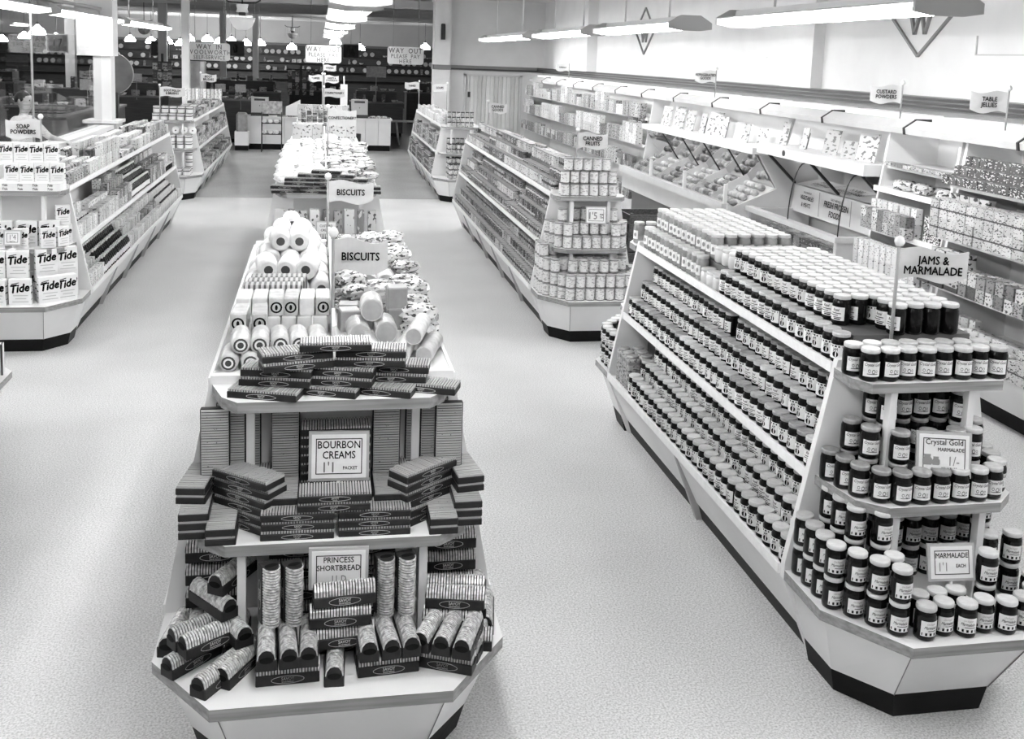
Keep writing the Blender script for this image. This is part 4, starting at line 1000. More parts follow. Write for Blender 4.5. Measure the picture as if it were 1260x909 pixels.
for c, (x, y, deg) in enumerate(((.29, .06, 20), (.28, .07, 20))): so(T_SOS, x, y, ZM + c * .157, deg, 'in the tall right column of the middle end shelf, %s' % ('lower', 'upper')[c])
for c, (x, y, z, deg) in enumerate(((.06, .48, 0, 4), (-.115, .48, 0, -3), (.24, .40, 0, 28), (.345, .32, 0, 30), (.02, .38, .2, 0), (-.14, .38, .2, 0), (.02, .38, 0, 0), (-.14, .38, 0, 0), (.20, .30, .2, 30), (.20, .30, 0, 30), (.33, .20, .2, 25), (.33, .20, 0, 25), (.05, .18, 0, 0), (-.12, .18, 0, 0))):
    so(T_SOL, x, y, ZT + z, deg, 'of large size on the end counter, %s from the front' % nth(c + 1))
price_card(XL - .03, YS4 - .33, ZM, .11, .10, (("1'4", .055, 0, .055, .01, INKG), ('EACH', .018, 0, .02, .01, INK)), 'white price card 1/4 among the soap boxes', R(-8), R(0), True, .04)
price_card(XL - .16, YS4 - .55, ZT, .10, .09, (("/9", .06, 0, .045, .01, INKG),), 'white price card ending in 9 on the soap counter', R(-8), R(0), False, .03)
flag(XL + .13, YS4 - .05, ZTOP, 1.80, 'SOAP\nPOWDERS', 'wavy SOAP POWDERS flag above the soap boxes', .26, .15, -1, R(0), .048, .9)
# -- polish island
g = GOND['polish']; a, b = 17.06, 22.1; gn = 'polishes and brushes on the far left shelving'
fill(XL, 1, WR, ZT - .01, a, b, [(.9, [T_BRUSH], .28, 2, .12, .06, 4), (.6, [T_PF2], .16, 2, .12, .08, 3)], 'the far left bottom tray', gn, parent=g, inset=.07)
fill(XL, 1, WR - .085, ZM, a, b, [(1.2, [T_BRUSH], .28, 1, .1, .0, 7), (.6, [T_PF2], .16, 1, .1, .0, 4)], 'the far left middle shelf', gn, parent=g, inset=.07)
fill(XL, 1, WR - .16, ZTOP, a, b, [(.6, [T_PM], .11, 3, .15, 0, 2), (1.2, [T_BRUSH], .28, 3, .15, .0, 3), (.9, [T_PF2], .16, 3, .15, .0, 3)], 'the far left top board', gn, parent=g, inset=.07)
POL = pkg('polish_tin_print', .68, .75, .06, 30, .15, (.58, .72, .03)); T_POL = can_tpl('polish_tin', .055, .11, POL, 16)
YS5 = 17.0 - .017
npol = 0
for z0, rows in ((ZTOP, ((.13, 5, 1), (.02, 5, 2))), (ZM, ((.2, 3, 2), (.1, 4, 2))), (ZT, ((.45, 3, 1), (.3, 4, 1), (.12, 1, 3)))):
    for y, n, lvs in rows:
        for i in range(n):
            for lv in range(lvs):
                npol += 1; place(T_POL, (XL + .25 - i * .125, YS5 - y, z0 + lv * .111), jit(.2), 'white polish tin on far left end stand, %s counting up' % nth(npol), 'tin', 'polish tins on the far left end stand')
nd = 0
for i in range(3):
    nd += 1; place(roll_tpl('round_polish_tin', .06, .04, SOAPB, .2), (XL + .05 + i * .13, YS5 - .13, ZM + .222), 0, 'round white tin on edge at the far left stand, %s from the left' % nth(nd), 'tin', 'round tins on the far left end stand')
for i in range(10): place(T_PS, (XL + .28 - i * .075, 21.7, ZTOP + .1), 0, 'tall white packet at back of far left shelving, %s from right' % nth(i + 1), 'packet', 'white packets far left', None, (1.2, 1.2, 1.6))
flag(XL - .52 + .35, 16.75, ZTOP, 1.78, 'BOOT POLISH\n& BRUSHES', 'wavy BOOT POLISH & BRUSHES flag on the far left', .38, .15, 1, R(-2), .048, .9)
flag(XL - .0, 20.8, ZTOP, 1.9, 'BOOT\nBRUSHES', 'second brush flag half hidden by the thin white column', .3, .15, 1, R(-2), .06, .9)
# -- second centre island
g = GOND['bisb']; YS6 = 8.66 - .017
def b2(t, x, y, z, deg, lab): place(t, (XC + x, YS6 - y, z), R(deg), 'biscuit carton ' + lab, 'biscuit carton', 'cartons on the custard cream end stand')
for lv, (n, y) in enumerate(((4, .14), (4, .12), (3, .12), (3, .1), (2, .08), (1, .08))):
    for i in range(n): b2(T_BBL if lv > 3 else T_BB, -(n - 1) * .095 * 1.15 + i * .218, y, ZTOP + lv * HB, jit(14), 'in the far top-shelf pile, %s layer, %s from the left' % (nth(lv + 1), nth(i + 1)))
for i in range(9): place((T_PW, T_PD, T_PG)[i % 3], (XC - .38 + i * .095, YS6 - .11, ZM), 0, 'tall %s packet behind the custard cream card, %s from the left' % (('white', 'dark', 'grey')[i % 3], nth(i + 1)), 'packet', 'cartons on the custard cream end stand', None, (1.15, 1, (2.5, 3.3, 2.9)[i % 3]))
T_CC = packet('custard_cream_packet', .105, .09, .11, pkg('custard_stack', .45, .55, .16, 30, .3, stripes=(16, 'X', .6, .12)), False)
for i in range(5): place(T_CC, (XC - .22 + i * .112, YS6 - .26, ZM), 0, 'striped custard cream packet at the shelf front, %s from the left' % nth(i + 1), 'packet', 'custard cream packets')
for i in range(6): place(T_CC, (XC - .30 + i * .115, YS6 - .45, ZT), 0, 'striped custard cream packet on the far counter, %s from the left' % nth(i + 1), 'packet', 'custard cream packets')
price_card(XC + .0, YS6 - .19, ZM, .15, .1, (('CUSTARD', .028, 0, .07, .012, INK), ('CREAMS', .028, 0, .035, .012, INK)), 'white card reading CUSTARD CREAMS', R(-6), R(0), False, .1)
def heap(cx, hw, ya, yb, tpls, lab, group, step=.15, parent=None, rowx=.17, up=True):
    i = 0; y = ya
    while y < yb:
        x = cx - hw
        while x <= cx + hw + .001:
            i += 1; t = random.choice(tpls); s = random.uniform(.95, 1.3)
            place(t, (x + jit(.02), y + jit(.02), ZTOP), random.uniform(-.5, .5), '%s, %s from front' % (lab, nth(i)), 'bag', group, None, (s, s, s))
            if up and i % 2:
                place(random.choice(tpls), (x + jit(.03), y + jit(.03), ZTOP + .07 * s), random.uniform(-.5, .5), '%s, upper layer, %s from front' % (lab, nth(i)), 'bag', group, None, (s, s, s))
            x += rowx
        y += step
CELW = pkg('white_sweet_bag', .72, .9, .4, 24, .2, rough=.3)
T_BAGW = [bag_tpl(10 + i, .075, .06, .036, CELW) for i in range(3)]
CELM = pkg('printed_sweet_bag', .3, .75, .05, 30, .42, rough=.3); T_BAGM = [bag_tpl(20 + i, .08, .055, .03, CELM) for i in range(3)]
heap(XC - .20, .17, 9.1, 13.0, T_BAGW, 'white sweet bag on the left of the confectionery shelving', 'sweet bags on the confectionery shelving', .15, up=False)
heap(XC + .21, .14, 9.0, 11.6, T_BAGM, 'printed sweet bag on the right of the confectionery shelving', 'sweet bags on the confectionery shelving', .16, rowx=.14)
heap(XC + .21, .14, 11.8, 13.0, T_BAGW, 'white sweet bag right of the confectionery flag', 'sweet bags on the confectionery shelving', .16)
for s in (-1, 1):
    for i in range(3):
        for k in range(2): place(T_PB, (XC + s * (.09 + i * .125), 13.3 + .2 * k, ZTOP), 0, 'white carton near far end, %s of pole, %s row, %s outward' % ('left' if s < 0 else 'right', ('front', 'back')[k], nth(i + 1)), 'carton', 'white cartons on the confectionery shelving', None, (.95, 1.2, 1.6))
add('divider', MB().box(-.006, .006, .3, 5.4, ZTOP, ZTOP + .16).mesh('divider', WHITE), g)
flag(XC + .02, 10.3, ZTOP, 1.85, 'CONFECTIONERY', 'wavy CONFECTIONERY flag on the second centre shelving', .28, .17, 1, R(0), .04)
# -- third centre island
YS7 = 17.0 - .017; n7 = 0
for z0, rows in ((ZTOP, ((.12, 8, 2),)), (ZM, ((.25, 6, 2),))):
    for y, n, lvs in rows:
        for i in range(n):
            for lv in range(lvs):
                n7 += 1; place(T_CANS[i % 3], (XC - .32 + i * .09, YS7 - y, z0 + lv * .106), 0, 'dark tin on the farthest centre end stand, %s counted upward' % nth(n7), 'tin', 'tins on the farthest centre stand')
heap(XC, .3, 17.2, 21.4, T_BAGW + T_BAGM, 'sweet bag on the farthest centre shelving', 'sweet bags on the farthest centre shelving', .4, rowx=.2, up=False)
for i in range(7): place(T_PB, (XC - .36 + i * .12, 17.3, ZTOP), 0, 'white carton on the farthest centre shelving front, %s from the left' % nth(i + 1), 'carton', 'white cartons far centre', None, (.9, 1, 1.9))
flag(XC + .0, 17.0, ZTOP, 1.82, 'CONFECTIONERY', 'small far CONFECTIONERY flag below the other far flags', .34, .14, 1, R(0), .045)
flag(XC - .02, 18.6, ZTOP, 2.0, 'TOFFEES', 'small far flag pointing left among the far centre flags', .24, .12, -1, R(0), .045)
flag(XC + .02, 19.4, ZTOP, 1.98, 'SWEETS &\nCHOCOLATE', 'small far flag pointing right among the far centre flags', .26, .14, 1, R(0), .042)
flag(XC + .0, 21.3, ZTOP, 2.15, 'WAFERS', 'highest small flag of the far centre group', .26, .12, 1, R(0), .05)
# ---------------------------------------------------------------- right wall units
def wall_unit(y0, y1, shelves, label, xw=5.25, tray=True, top=1.98):
    """shelves: (z, front x)"""
    o = add('wall_shelving', None, None, (4.7, y0, 0), label=label, cat='shelving', group='white wall shelving units')
    l = y1 - y0
    def X(x): return x - 4.7
    add('plinth', MB().box(X(4.70), X(xw), .02, l - .02, 0, .1).mesh('plinth', BLACK), o)
    add('apron', MB().prismy([(X(4.58), .37), (X(4.70), .1), (X(4.74), .1), (X(4.64), .37)], .0, l).mesh('apron', WHITE), o)
    add('tray', MB().box(X(4.58), X(xw), 0, l, .37, .40).mesh('tray', WHITE), o)
    add('back_board', MB().box(X(xw), X(xw) + .03, 0, l, 0, top).mesh('back_board', WHITE), o)
    for yy in (0, l - .03):
        add('end_panel', MB().prismy([(X(4.60), .40), (X(xw), .40), (X(xw), top), (X(4.80), top)], yy, yy + .03).mesh('end_panel', WHITE), o)
    for z, x in shelves:
        add('shelf', MB().box(X(x), X(xw), .03, l - .03, z - .025, z).mesh('shelf', WHITE), o)
        add('price_strip', MB().box(X(x) - .012, X(x), .03, l - .03, z - .035, z + .01).mesh('price_strip', STRIP), o)
    return o
def wfill(o, x, z, y0, y1, bays, where, group):
    fill(x, -1, 0, z, y0, y1, bays, where, group, parent=o, inset=-.055)
SA = ((.85, 4.63), (1.21, 4.68), (1.60, 4.73))
wa = wall_unit(14.25, 23.0, SA, 'long white wall shelving beyond the produce counter')
PK_X = pkg('packet_bright', .18, .5, .04, 36, .44, levels=7)
T_WX = box_tpl('tall_packet', .13, .1, .22, PK_X); T_WY = box_tpl('wide_packet', .17, .1, .15, PK_WW); T_WZ = box_tpl('grey_carton', .12, .1, .2, PK_G); T_WD = box_tpl('dark_carton', .1, .09, .18, PK_D)
gn = 'packets on the long wall shelving'
wfill(wa, 4.73, 1.60, 14.35, 22.9, [(.9, [T_WX], .15, 1, .1, 0, 1), (.5, [T_WY], .18, 1, .1, 0, 1), (.8, [T_WX, T_WZ], .15, 1, .1, 0, 1), (.7, [T_WY], .18, 1, .1, 0, 2)], 'long wall top shelf', gn)
wfill(wa, 4.68, 1.21, 14.35, 22.9, [(.8, [T_WY], .18, 1, .1, 0, 2), (.9, [T_WX], .14, 1, .1, 0, 1), (.5, [T_WD], .11, 1, .1, 0, 1), (1.0, [T_WY], .18, 1, .1, 0, 2)], 'long wall second shelf', gn)
wfill(wa, 4.63, .85, 14.35, 22.9, [(.8, [T_PM], .1, 1, .1, 0, 2), (.8, [T_WX], .14, 1, .1, 0, 1), (.7, [T_WZ, T_WD], .13, 1, .1, 0, 1), (.7, [T_PM], .1, 1, .1, 0, 2)], 'long wall third shelf', gn)
wfill(wa, 4.60, .40, 14.35, 17.0, [(.8, [T_PM], .1, 1, .1, 0, 2), (.8, [T_WX], .14, 1, .1, 0, 1)], 'long wall bottom tray', gn)
# round tins and drums at the near end of the third shelf
for i in range(6): place(T_CANS[(i * 2) % 5], (4.72, 14.45 + .13 * i, 1.21 + .306), 0, 'round tin above packets near the produce end, %s' % nth(i + 1), 'tin', 'round tins on the long wall shelving', None, (1.4, 1.4, .7))
# near dry goods units
wc = wall_unit(6.92, 7.95, ((.75, 4.60), (1.09, 4.64), (1.43, 4.68), (1.62, 4.80)), 'short white wall shelving beside the freezer')
wd = wall_unit(3.4, 6.88, ((.84, 4.58), (1.20, 4.62), (1.59, 4.68)), 'white wall shelving nearest the camera on the right')
T_FACE = box_tpl('cereal_packet', .105, .06, .16, pkg('face_print', .4, .55, .025, 22, .40, (.0, .2, .5)))
T_LINE = box_tpl('lined_packet', .10, .08, .14, pkg('line_print', .38, .55, .05, 60, .40, (.46, .54, .05)))
T_JELLY = box_tpl('jelly_packet', .08, .06, .065, pkg('jelly_print', .03, .1, .6, 45, .42))
T_CHK = box_tpl('chequered_packet', .22, .12, .2, pkg('check_print', .75, .8, .02, 62, .5))
T_PUD = box_tpl('pudding_packet', .16, .06, .14, pkg('pud_print', .4, .62, .05, 26, .42, (.0, .25, .05)))
gn = 'packets on the near wall shelving'
wfill(wd, 4.68, 1.59, 4.3, 6.82, [(2.6, [T_JELLY], .085, 3, .09, .07, 1)], 'near wall top shelf', gn)
wfill(wd, 4.62, 1.20, 5.7, 6.82, [(1.3, [T_LINE], .105, 2, .1, 0, 2)], 'near wall second shelf', gn)
wfill(wd, 4.62, 1.20, 4.3, 5.7, [(1.3, [T_LINE], .105, 2, .1, 0, 2)], 'near wall second shelf front', gn)
for k in range(4):
    for lv in range(2): place(T_FACE, (4.62 + .06, 6.76 - k * .115, 1.20 + lv * .161), R(-90), 'dark picture packet on near wall second shelf, %s from far end, %s' % (nth(k + 1), ('lower', 'upper')[lv]), 'packet', 'picture packets on the near wall shelving')
wfill(wd, 4.58, .84, 4.3, 6.82, [(1.2, [T_PUD], .17, 2, .08, 0, 1), (.9, [T_PM], .1, 2, .08, .0, 2), (.6, [T_PUD], .17, 2, .08, 0, 2)], 'near wall third shelf', gn)
wfill(wd, 4.58, .40, 4.3, 6.82, [(.8, [T_PW], .085, 3, .08, .06, 1), (.8, [T_LINE], .105, 2, .09, .06, 1), (.6, [T_SOS_PLAIN] if False else [T_PB], .14, 2, .1, .05, 1)], 'near wall bottom tray', gn)
gn = 'packets on the short wall shelving'
wfill(wc, 4.60, .75, 6.97, 7.9, [(1, [T_PW], .085, 2, .08, 0, 2)], 'short wall lower shelf', gn)
wfill(wc, 4.64, 1.09, 7.2, 7.9, [(.7, [T_PW, T_PM], .085, 2, .08, 0, 2)], 'short wall middle shelf', gn)
place(T_CHK, (4.74, 7.05, 1.09), R(-90), 'black and white chequered packet on the short wall shelving', 'packet')
for i in range(6): place(T_BAGM[i % 3], (4.76 + .09 * (i % 2), 7.05 + .14 * i, 1.43), R(60 + 20 * i), 'crinkled bag on the short wall shelving, %s from the near end' % nth(i + 1), 'bag', 'crinkled bags on the short wall shelving', None, (1.1, 1.1, 1.3))
wfill(wc, 4.80, 1.62, 6.97, 7.9, [(1, [T_PF], .15, 1, .09, 0, 1)], 'short wall top ledge', gn)
wfill(wc, 4.58, .40, 6.97, 7.9, [(1, [T_PB], .14, 2, .1, .05, 1)], 'short wall bottom tray', gn)
# pelmet: boards joined by dark clips, brackets back to the wall and lit strip boxes above
pel = add('lighting_pelmet', None, None, (4.72, 3.4, 1.9), label='long pale lighting pelmet above the wall shelving', cat='pelmet')
PELM = M('pelmet_board', .55, .5, (5, .06)); LITBOX = M('lit_strip', .9, .5, emit=.35)
PL = 23.0 - 3.4; NB = 14
for k in range(NB):
    a = k * PL / NB
    add('pelmet_board', MB().prismy([(0, 0), (.03, -.0), (.12, .1), (.09, .115), (-.01, .05)], a + .01, a + PL / NB - .012).mesh('pelmet_board', PELM), pel)
    add('clip', MB().prismy([(-.012, -.004), (.03, -.004), (.125, .1), (.09, .122), (-.02, .052)], a - .012, a + .01).mesh('clip', DARK), pel)
    if k: add('bracket', MB().box(.08, .53, a - .012, a + .012, .105, .125).mesh('bracket', DARK), pel)
    add('strip_box', MB().box(.16, .42, a + .12, a + PL / NB - .12, .10, .15).mesh('strip_box', LITBOX), pel)
# ---------------------------------------------------------------- produce counter and freezer
MIRROR = M('canopy_mirror', .6, .06, metal=1.0); STEEL = M('counter_enamel', .62, .3, (5, .05)); DWOOD = wood('dark_wood', .09, 6, .5, 'Y')
pc = add('produce_counter', None, None, (4.3, 10.25, 0), label='long white produce counter with sloping mirror against the right wall', cat='counter')
LP = 3.85
add('base', MB().box(.18, .95, 0, LP, 0, .62).mesh('base', M('counter_base_dark', .12, .5)), pc)
add('well', MB().prismy([(.03, .62), (.95, .62), (.95, 1.12), (.56, 1.10), (.10, .86), (.03, .86)], 0, LP).mesh('well', STEEL), pc)
add('bumper_rail', MB().box(-.03, .06, 0, LP, .84, .93).mesh('bumper_rail', STEEL), pc)
add('mirror', MB().prismy([(.58, 1.10), (.60, 1.10), (.34, 1.47), (.32, 1.47)], .02, LP - .02).mesh('mirror', MIRROR), pc)
add('canopy_shelf', MB().box(.28, .95, 0, LP, 1.47, 1.54).mesh('canopy_shelf', WHITE), pc)
add('step_board', MB().prismy([(.60, 1.54), (.95, 1.54), (.95, 1.95), (.72, 1.95)], 0, LP).mesh('step_board', WHITE), pc)
for yy in (-.032, LP + .002): add('end_panel', MB().prismy([(.03, .62), (.95, .62), (.95, 1.465), (.35, 1.465), (.58, 1.10), (.10, .90), (.03, .93)], yy, yy + .03).mesh('end_panel', STEEL), pc)
for k in range(5):
    if 0 < k: add('mirror_bar', MB().prismy([(.57, 1.10), (.585, 1.10), (.325, 1.47), (.31, 1.47)], k * LP / 5 - .006, k * LP / 5 + .006).mesh('mirror_bar', DARK), pc)
for k in range(1, 6): add('well_divider', MB().prismy([(.10, .85), (.56, 1.09), (.56, 1.20), (.3, 1.08), (.10, .93)], k * LP / 6 - .006, k * LP / 6 + .006).mesh('well_divider', STEEL), pc)
for k in range(3):
    add('front_pane', MB().box(.02, .026, .05 + k * 1.27, 1.25 + k * 1.27, .93, 1.12).mesh('front_pane', GLASS), pc)
    add('pane_post', MB().box(.0, .035, k * 1.27 + .01, k * 1.27 + .045, .93, 1.14).mesh('pane_post', WHITE), pc)
VEG = [M('vegetable_pale', .38, .5, (30, .3), rnd=.35), M('vegetable_dark', .16, .5, (30, .4), rnd=.4)]
vm = [MB().lathe([(.012, 0), (.035, .012), (.045, .035), (.036, .06), (.012, .072)], 10).mesh('vegetable', m) for m in VEG]
nv = 0
for k in range(6):
    for r_ in range(4):
        for c in range(5):
            nv += 1; add('vegetable', vm[k % 2 if c % 3 else 0], None, (4.3 + .16 + .105 * r_ + jit(.01), 10.25 + k * LP / 6 + .09 + c * .105 + jit(.02), .862 + (.06 + .105 * r_) * .522), rz=jit(3), label='round vegetable in produce bin, %s bin, %s row, %s along' % (nth(k + 1), nth(r_ + 1), nth(c + 1)), cat='vegetable', group='vegetables in the produce counter')
# show cards standing on the canopy shelf
CARD_F = pkg('show_card_print', .42, .62, .12, 16, .42)
for i, (y, w_, h_) in enumerate(((10.5, .16, .2), (10.95, .14, .22), (11.6, .12, .26), (11.9, .3, .3), (12.3, .12, .26), (12.75, .22, .28), (13.2, .3, .3), (13.7, .25, .28))):
    o = add('show_card', MB().box(-w_ / 2, w_ / 2, 0, .006, 0, h_).mesh('show_card', CARD_F), None, (4.78, y, 1.54), rot=(R(-12), 0, R(-80)), label='printed show card standing on the produce canopy, %s from the near end' % nth(i + 1), cat='card', group='show cards on the canopy')
    add('strut', MB().prism([(-.01, 0), (.01, 0), (0, .05)], 0, h_ * .8).mesh('strut', INKG), o, (0, .007, 0))
# freezer
fz = add('freezer_cabinet', None, None, (4.55, 8.25, 0), label='white freezer cabinet with FRESH FROZEN FOODS panel', cat='freezer')
LF = 1.95
add('body', MB().box(.02, .7, 0, LF, .08, .62).mesh('body', STEEL), fz); add('plinth', MB().box(.08, .7, .02, LF - .02, 0, .08).mesh('plinth', BLACK), fz)
add('near_wall', MB().box(.0, .7, 0, .05, .62, .9).mesh('near_wall', STEEL), fz); add('far_wall', MB().box(.0, .7, LF - .05, LF, .62, .9).mesh('far_wall', STEEL), fz)
add('front_glass', MB().box(.02, .028, .05, LF - .05, .62, .87).mesh('front_glass', GLASS), fz)
add('rim', MB().box(-.03, .05, -.02, LF, .87, .92).box(.05, .7, -.02, .06, .87, .92).mesh('rim', STEEL), fz)
add('rear_panel', MB().prismy([(.50, .88), (.53, .88), (.56, 1.16), (.53, 1.16)], .02, LF).mesh('rear_panel', STEEL), fz)
add('mirror', MB().prismy([(.53, 1.17), (.55, 1.17), (.20, 1.50), (.18, 1.50)], .02, LF).mesh('mirror', MIRROR), fz)
for yy in (.0, LF * .5, LF - .02): add('mirror_bar', MB().prismy([(.51, 1.17), (.535, 1.17), (.185, 1.50), (.16, 1.50)], yy, yy + .02).mesh('mirror_bar', DARK), fz)
add('canopy', MB().box(.06, .70, -.25, LF, 1.50, 1.60).mesh('canopy', WHITE), fz)
add('badge', MB().lathe([(.03, 0), (.03, .006)], 14).xf(Matrix.Rotation(R(-90), 4, 'Y')).mesh('badge', DARK), fz, (.06, 1.3, 1.55))
add('step_board', MB().prismy([(.42, 1.60), (.7, 1.60), (.7, 1.95), (.5, 1.95)], -.2, LF).mesh('step_board', WHITE), fz)
for k in range(2):                                   # curved wire guards
    pts = [(.02 + .12 * math.sin(a * math.pi / 16) * 0 + .14 * (1 - math.cos(a * math.pi / 16)), .03 + k * 1.0, .92 + .56 * math.sin(a * math.pi / 16)) for a in range(9)]
    add('wire_guard', MB().tube(pts, .006, 6).mesh('wire_guard', DARK), fz)
Tp = Matrix.Translation((.512, 0, 1.02)) @ Matrix.Rotation(R(6), 4, 'Y') @ Matrix.Rotation(R(-90), 4, 'Z')
for txt, yy, zz, sz in (('DAILY ARRIVALS OF', 1.0, .085, .032), ('FRESH FROZEN', 1.0, .03, .085), ('FOODS', 1.0, -.06, .085), ('FULL RANGE OF', 1.62, .085, .028), ('VEGETABLES', 1.62, .03, .062), ('& MEATS', 1.62, -.045, .062), ('ASSORTMENT OF', .35, .085, .028), ('FRUITS &', .35, .03, .065), ('ICE CREAM', .35, -.045, .065)):
    t = text_mb(txt, sz, .015); t.xf(Matrix.Translation((0, yy, 0)) @ Tp @ Matrix.Translation((0, -.003, zz)))
    add('lettering', t.mesh('lettering', INK), fz)
for yy in (.68, 1.32): add('panel_joint', MB().box(.497, .5, yy, yy + .006, .9, 1.15).mesh('panel_joint', INKG), fz)
T_FRZ = box_tpl('frozen_packet', .15, .1, .05, pkg('frozen_print', .15, .5, .7, 30, .4))
nf = 0
for r_ in range(3):
    for c in range(10):
        for lv in range(3):
            nf += 1; place(T_FRZ, (4.55 + .10 + r_ * .11, 8.25 + .16 + c * .178, .62 + lv * .051), R(-90) + jit(.08), 'frozen food packet, %s row from the glass, %s along, %s layer' % (nth(r_ + 1), nth(c + 1), nth(lv + 1)), 'packet', 'frozen packets in the freezer')
for i, (y, w_, h_) in enumerate(((8.3, .26, .26), (8.6, .2, .16), (8.95, .22, .24), (9.5, .1, .22), (9.95, .12, .25))):
    o = add('show_card', MB().box(-w_ / 2, w_ / 2, 0, .006, 0, h_).mesh('show_card', CARD_F), None, (4.78, y, 1.60), rot=(R(-12), 0, R(-80)), label='printed show card standing above the freezer, %s from the near end' % nth(i + 1), cat='card', group='show cards on the canopy')
    add('strut', MB().prism([(-.01, 0), (.01, 0), (0, .05)], 0, h_ * .8).mesh('strut', INKG), o, (0, .007, 0))
# dark slatted crates standing beside the fruit tins
for c, (x, y, z, rz_) in enumerate(((3.32, 9.95, 0, 2), (3.33, 9.96, .3, 0), (3.32, 9.95, .6, 3), (3.45, 10.5, 0, 0), (3.45, 10.5, .3, 4))):
    o = add('wooden_crate', None, None, (x, y, z), R(rz_), label=('dark slatted crate beside the fruit tins, %s of its stack' % ('bottom', 'middle', 'topmost')[c]) if c < 3 else 'dark slatted crate behind the front stack, %s' % ('lower', 'upper')[c - 3], cat='crate', group='dark slatted crates')
    for sx in (-.24, .24):
        for k in range(3): add('slat', MB().box(sx - .008, sx + .008, -.2, .2, .01 + k * .095, .09 + k * .095).mesh('slat', DWOOD), o)
    for sy in (-.2, .2):
        for k in range(3): add('slat', MB().box(-.25, .25, sy - .008, sy + .008, .01 + k * .095, .09 + k * .095).mesh('slat', DWOOD), o)
    for sx in (-1, 1):
        for sy in (-1, 1): add('corner_post', MB().box(sx * .225 - .012, sx * .225 + .012, sy * .182 - .012, sy * .182 + .012, 0, .295).mesh('corner_post', DWOOD), o)
    add('bottom_board', MB().box(-.23, .23, -.19, .19, 0, .01).mesh('bottom_board', DWOOD), o)
# wall flags
for y, txt, lab in ((7.92, 'CUSTARD\nPOWDERS', 'wavy CUSTARD POWDERS flag on the wall pelmet'), (6.55, 'TABLE\nJELLIES', 'wavy TABLE JELLIES flag on the wall pelmet'), (12.1, 'REFRIGERATED\nGOODS', 'small wavy flag on the pelmet above the produce'), (19.8, 'CEREALS', 'farthest wavy flag on the wall pelmet')):
    flag(4.86, y, 2.0, 2.3 if y < 8 else 2.35, txt, lab, .26, .15, -1, R(-18), .044, .95)
# diamond W emblems on the wall
def emblem(y, z, w_, h_, lab):
    o = add('wall_emblem', None, None, (5.3, y, z), label=lab, cat='emblem', group='diamond W emblems')
    n = 4; t = .022
    A_ = [(0, h_ / 2), (w_ / 2, 0), (0, -h_ / 2), (-w_ / 2, 0)]
    def strip(p, q, wd, mat_, d=.025, nm='stroke'):
        px, pz = p; qx, qz = q; L_ = math.hypot(qx - px, qz - pz); nx, nz = -(qz - pz) / L_ * wd / 2, (qx - px) / L_ * wd / 2
        poly = [(px + nx, pz + nz), (qx + nx, qz + nz), (qx - nx, qz - nz), (px - nx, pz - nz)]
        b = MB(); s = b.add([(-d, yy, zz) for yy, zz in poly] + [(0, yy, zz) for yy, zz in poly])
        for f in ((0, 1, 2, 3), (7, 6, 5, 4), (0, 4, 5, 1), (1, 5, 6, 2), (2, 6, 7, 3), (3, 7, 4, 0)): b.face([s + k for k in f])
        add(nm, b.mesh(nm, mat_), o)
    for i in range(4): strip(A_[i], A_[(i + 1) % 4], t, M('emblem_grey', .2, .5), nm='border')
    for (p, q) in (((.22, .22), (.08, -.24)), ((.08, -.24), (.0, .06)), ((.0, .06), (-.08, -.24)), ((-.08, -.24), (-.22, .22))):
        strip((p[0] * w_, p[1] * h_), (q[0] * w_, q[1] * h_), .03, M('emblem_grey', .2, .5))
emblem(8.42, 2.93, 1.0, .76, 'large diamond emblem with W on the wall nearest the camera')
emblem(16.4, 2.93, 1.0, .76, 'diamond emblem with W farther along the right wall')
structure('trim_5', MB().box(5.288, 5.3, 6.6, 7.6, 2.56, 2.57).box(5.288, 5.3, 7.59, 7.6, 2.56, 2.72).box(5.288, 5.3, 6.6, 6.61, 2.56, ZC), M('conduit_grey', .5, .5))

# ---------------------------------------------------------------- goods on the faces turned away from the photograph's viewpoint
T_SC = box_tpl('side_carton', .13, .09, .16, pkg('side_carton_print', .3, .7, .1, 34, .42, levels=7))
for key, cx_, ww, a_, b_, sides, wh in (('bis', XC, WC, 3.63, 6.07, (-1, 1), 'nearest centre'), ('bisb', XC, WC, 8.73, 14.0, (-1, 1), 'second centre'), ('jam', XR, WR, 3.65, 6.07, (1,), 'jam'), ('left', XL, WR, 3.65, 6.07, (1,), 'left edge'), ('can', XR, WR, 8.73, 14.0, (1,), 'canned goods')):
    for sd in sides:
        for z_, hw_, nm in ((ZT - .01, ww, 'tray'), (ZM, ww - .085, 'middle shelf')):
            fill(cx_, sd, hw_, z_, a_, b_, [(9, [T_SC], .16, 1, .1, 0, 1)], '%s %s, %s shelving' % ('right' if sd > 0 else 'left', nm, wh), 'cartons on the shelving sides', parent=GOND[key], inset=.07)

T_UP = box_tpl('striped_carton', .10, .06, .19, pkg('upright_stripe', .7, .75, .3, 20, .2, stripes=(11, 'X', .62, .04)))
for i, (x, y) in enumerate(((-1.915, 6.40), (-2.03, 6.44), (-2.14, 6.47), (-2.25, 6.47))): place(T_UP, (x, y, ZT), R(8), 'upright striped carton on the counter at the left frame edge, %s from the right' % nth(i + 1), 'carton', 'striped cartons at the left frame edge')
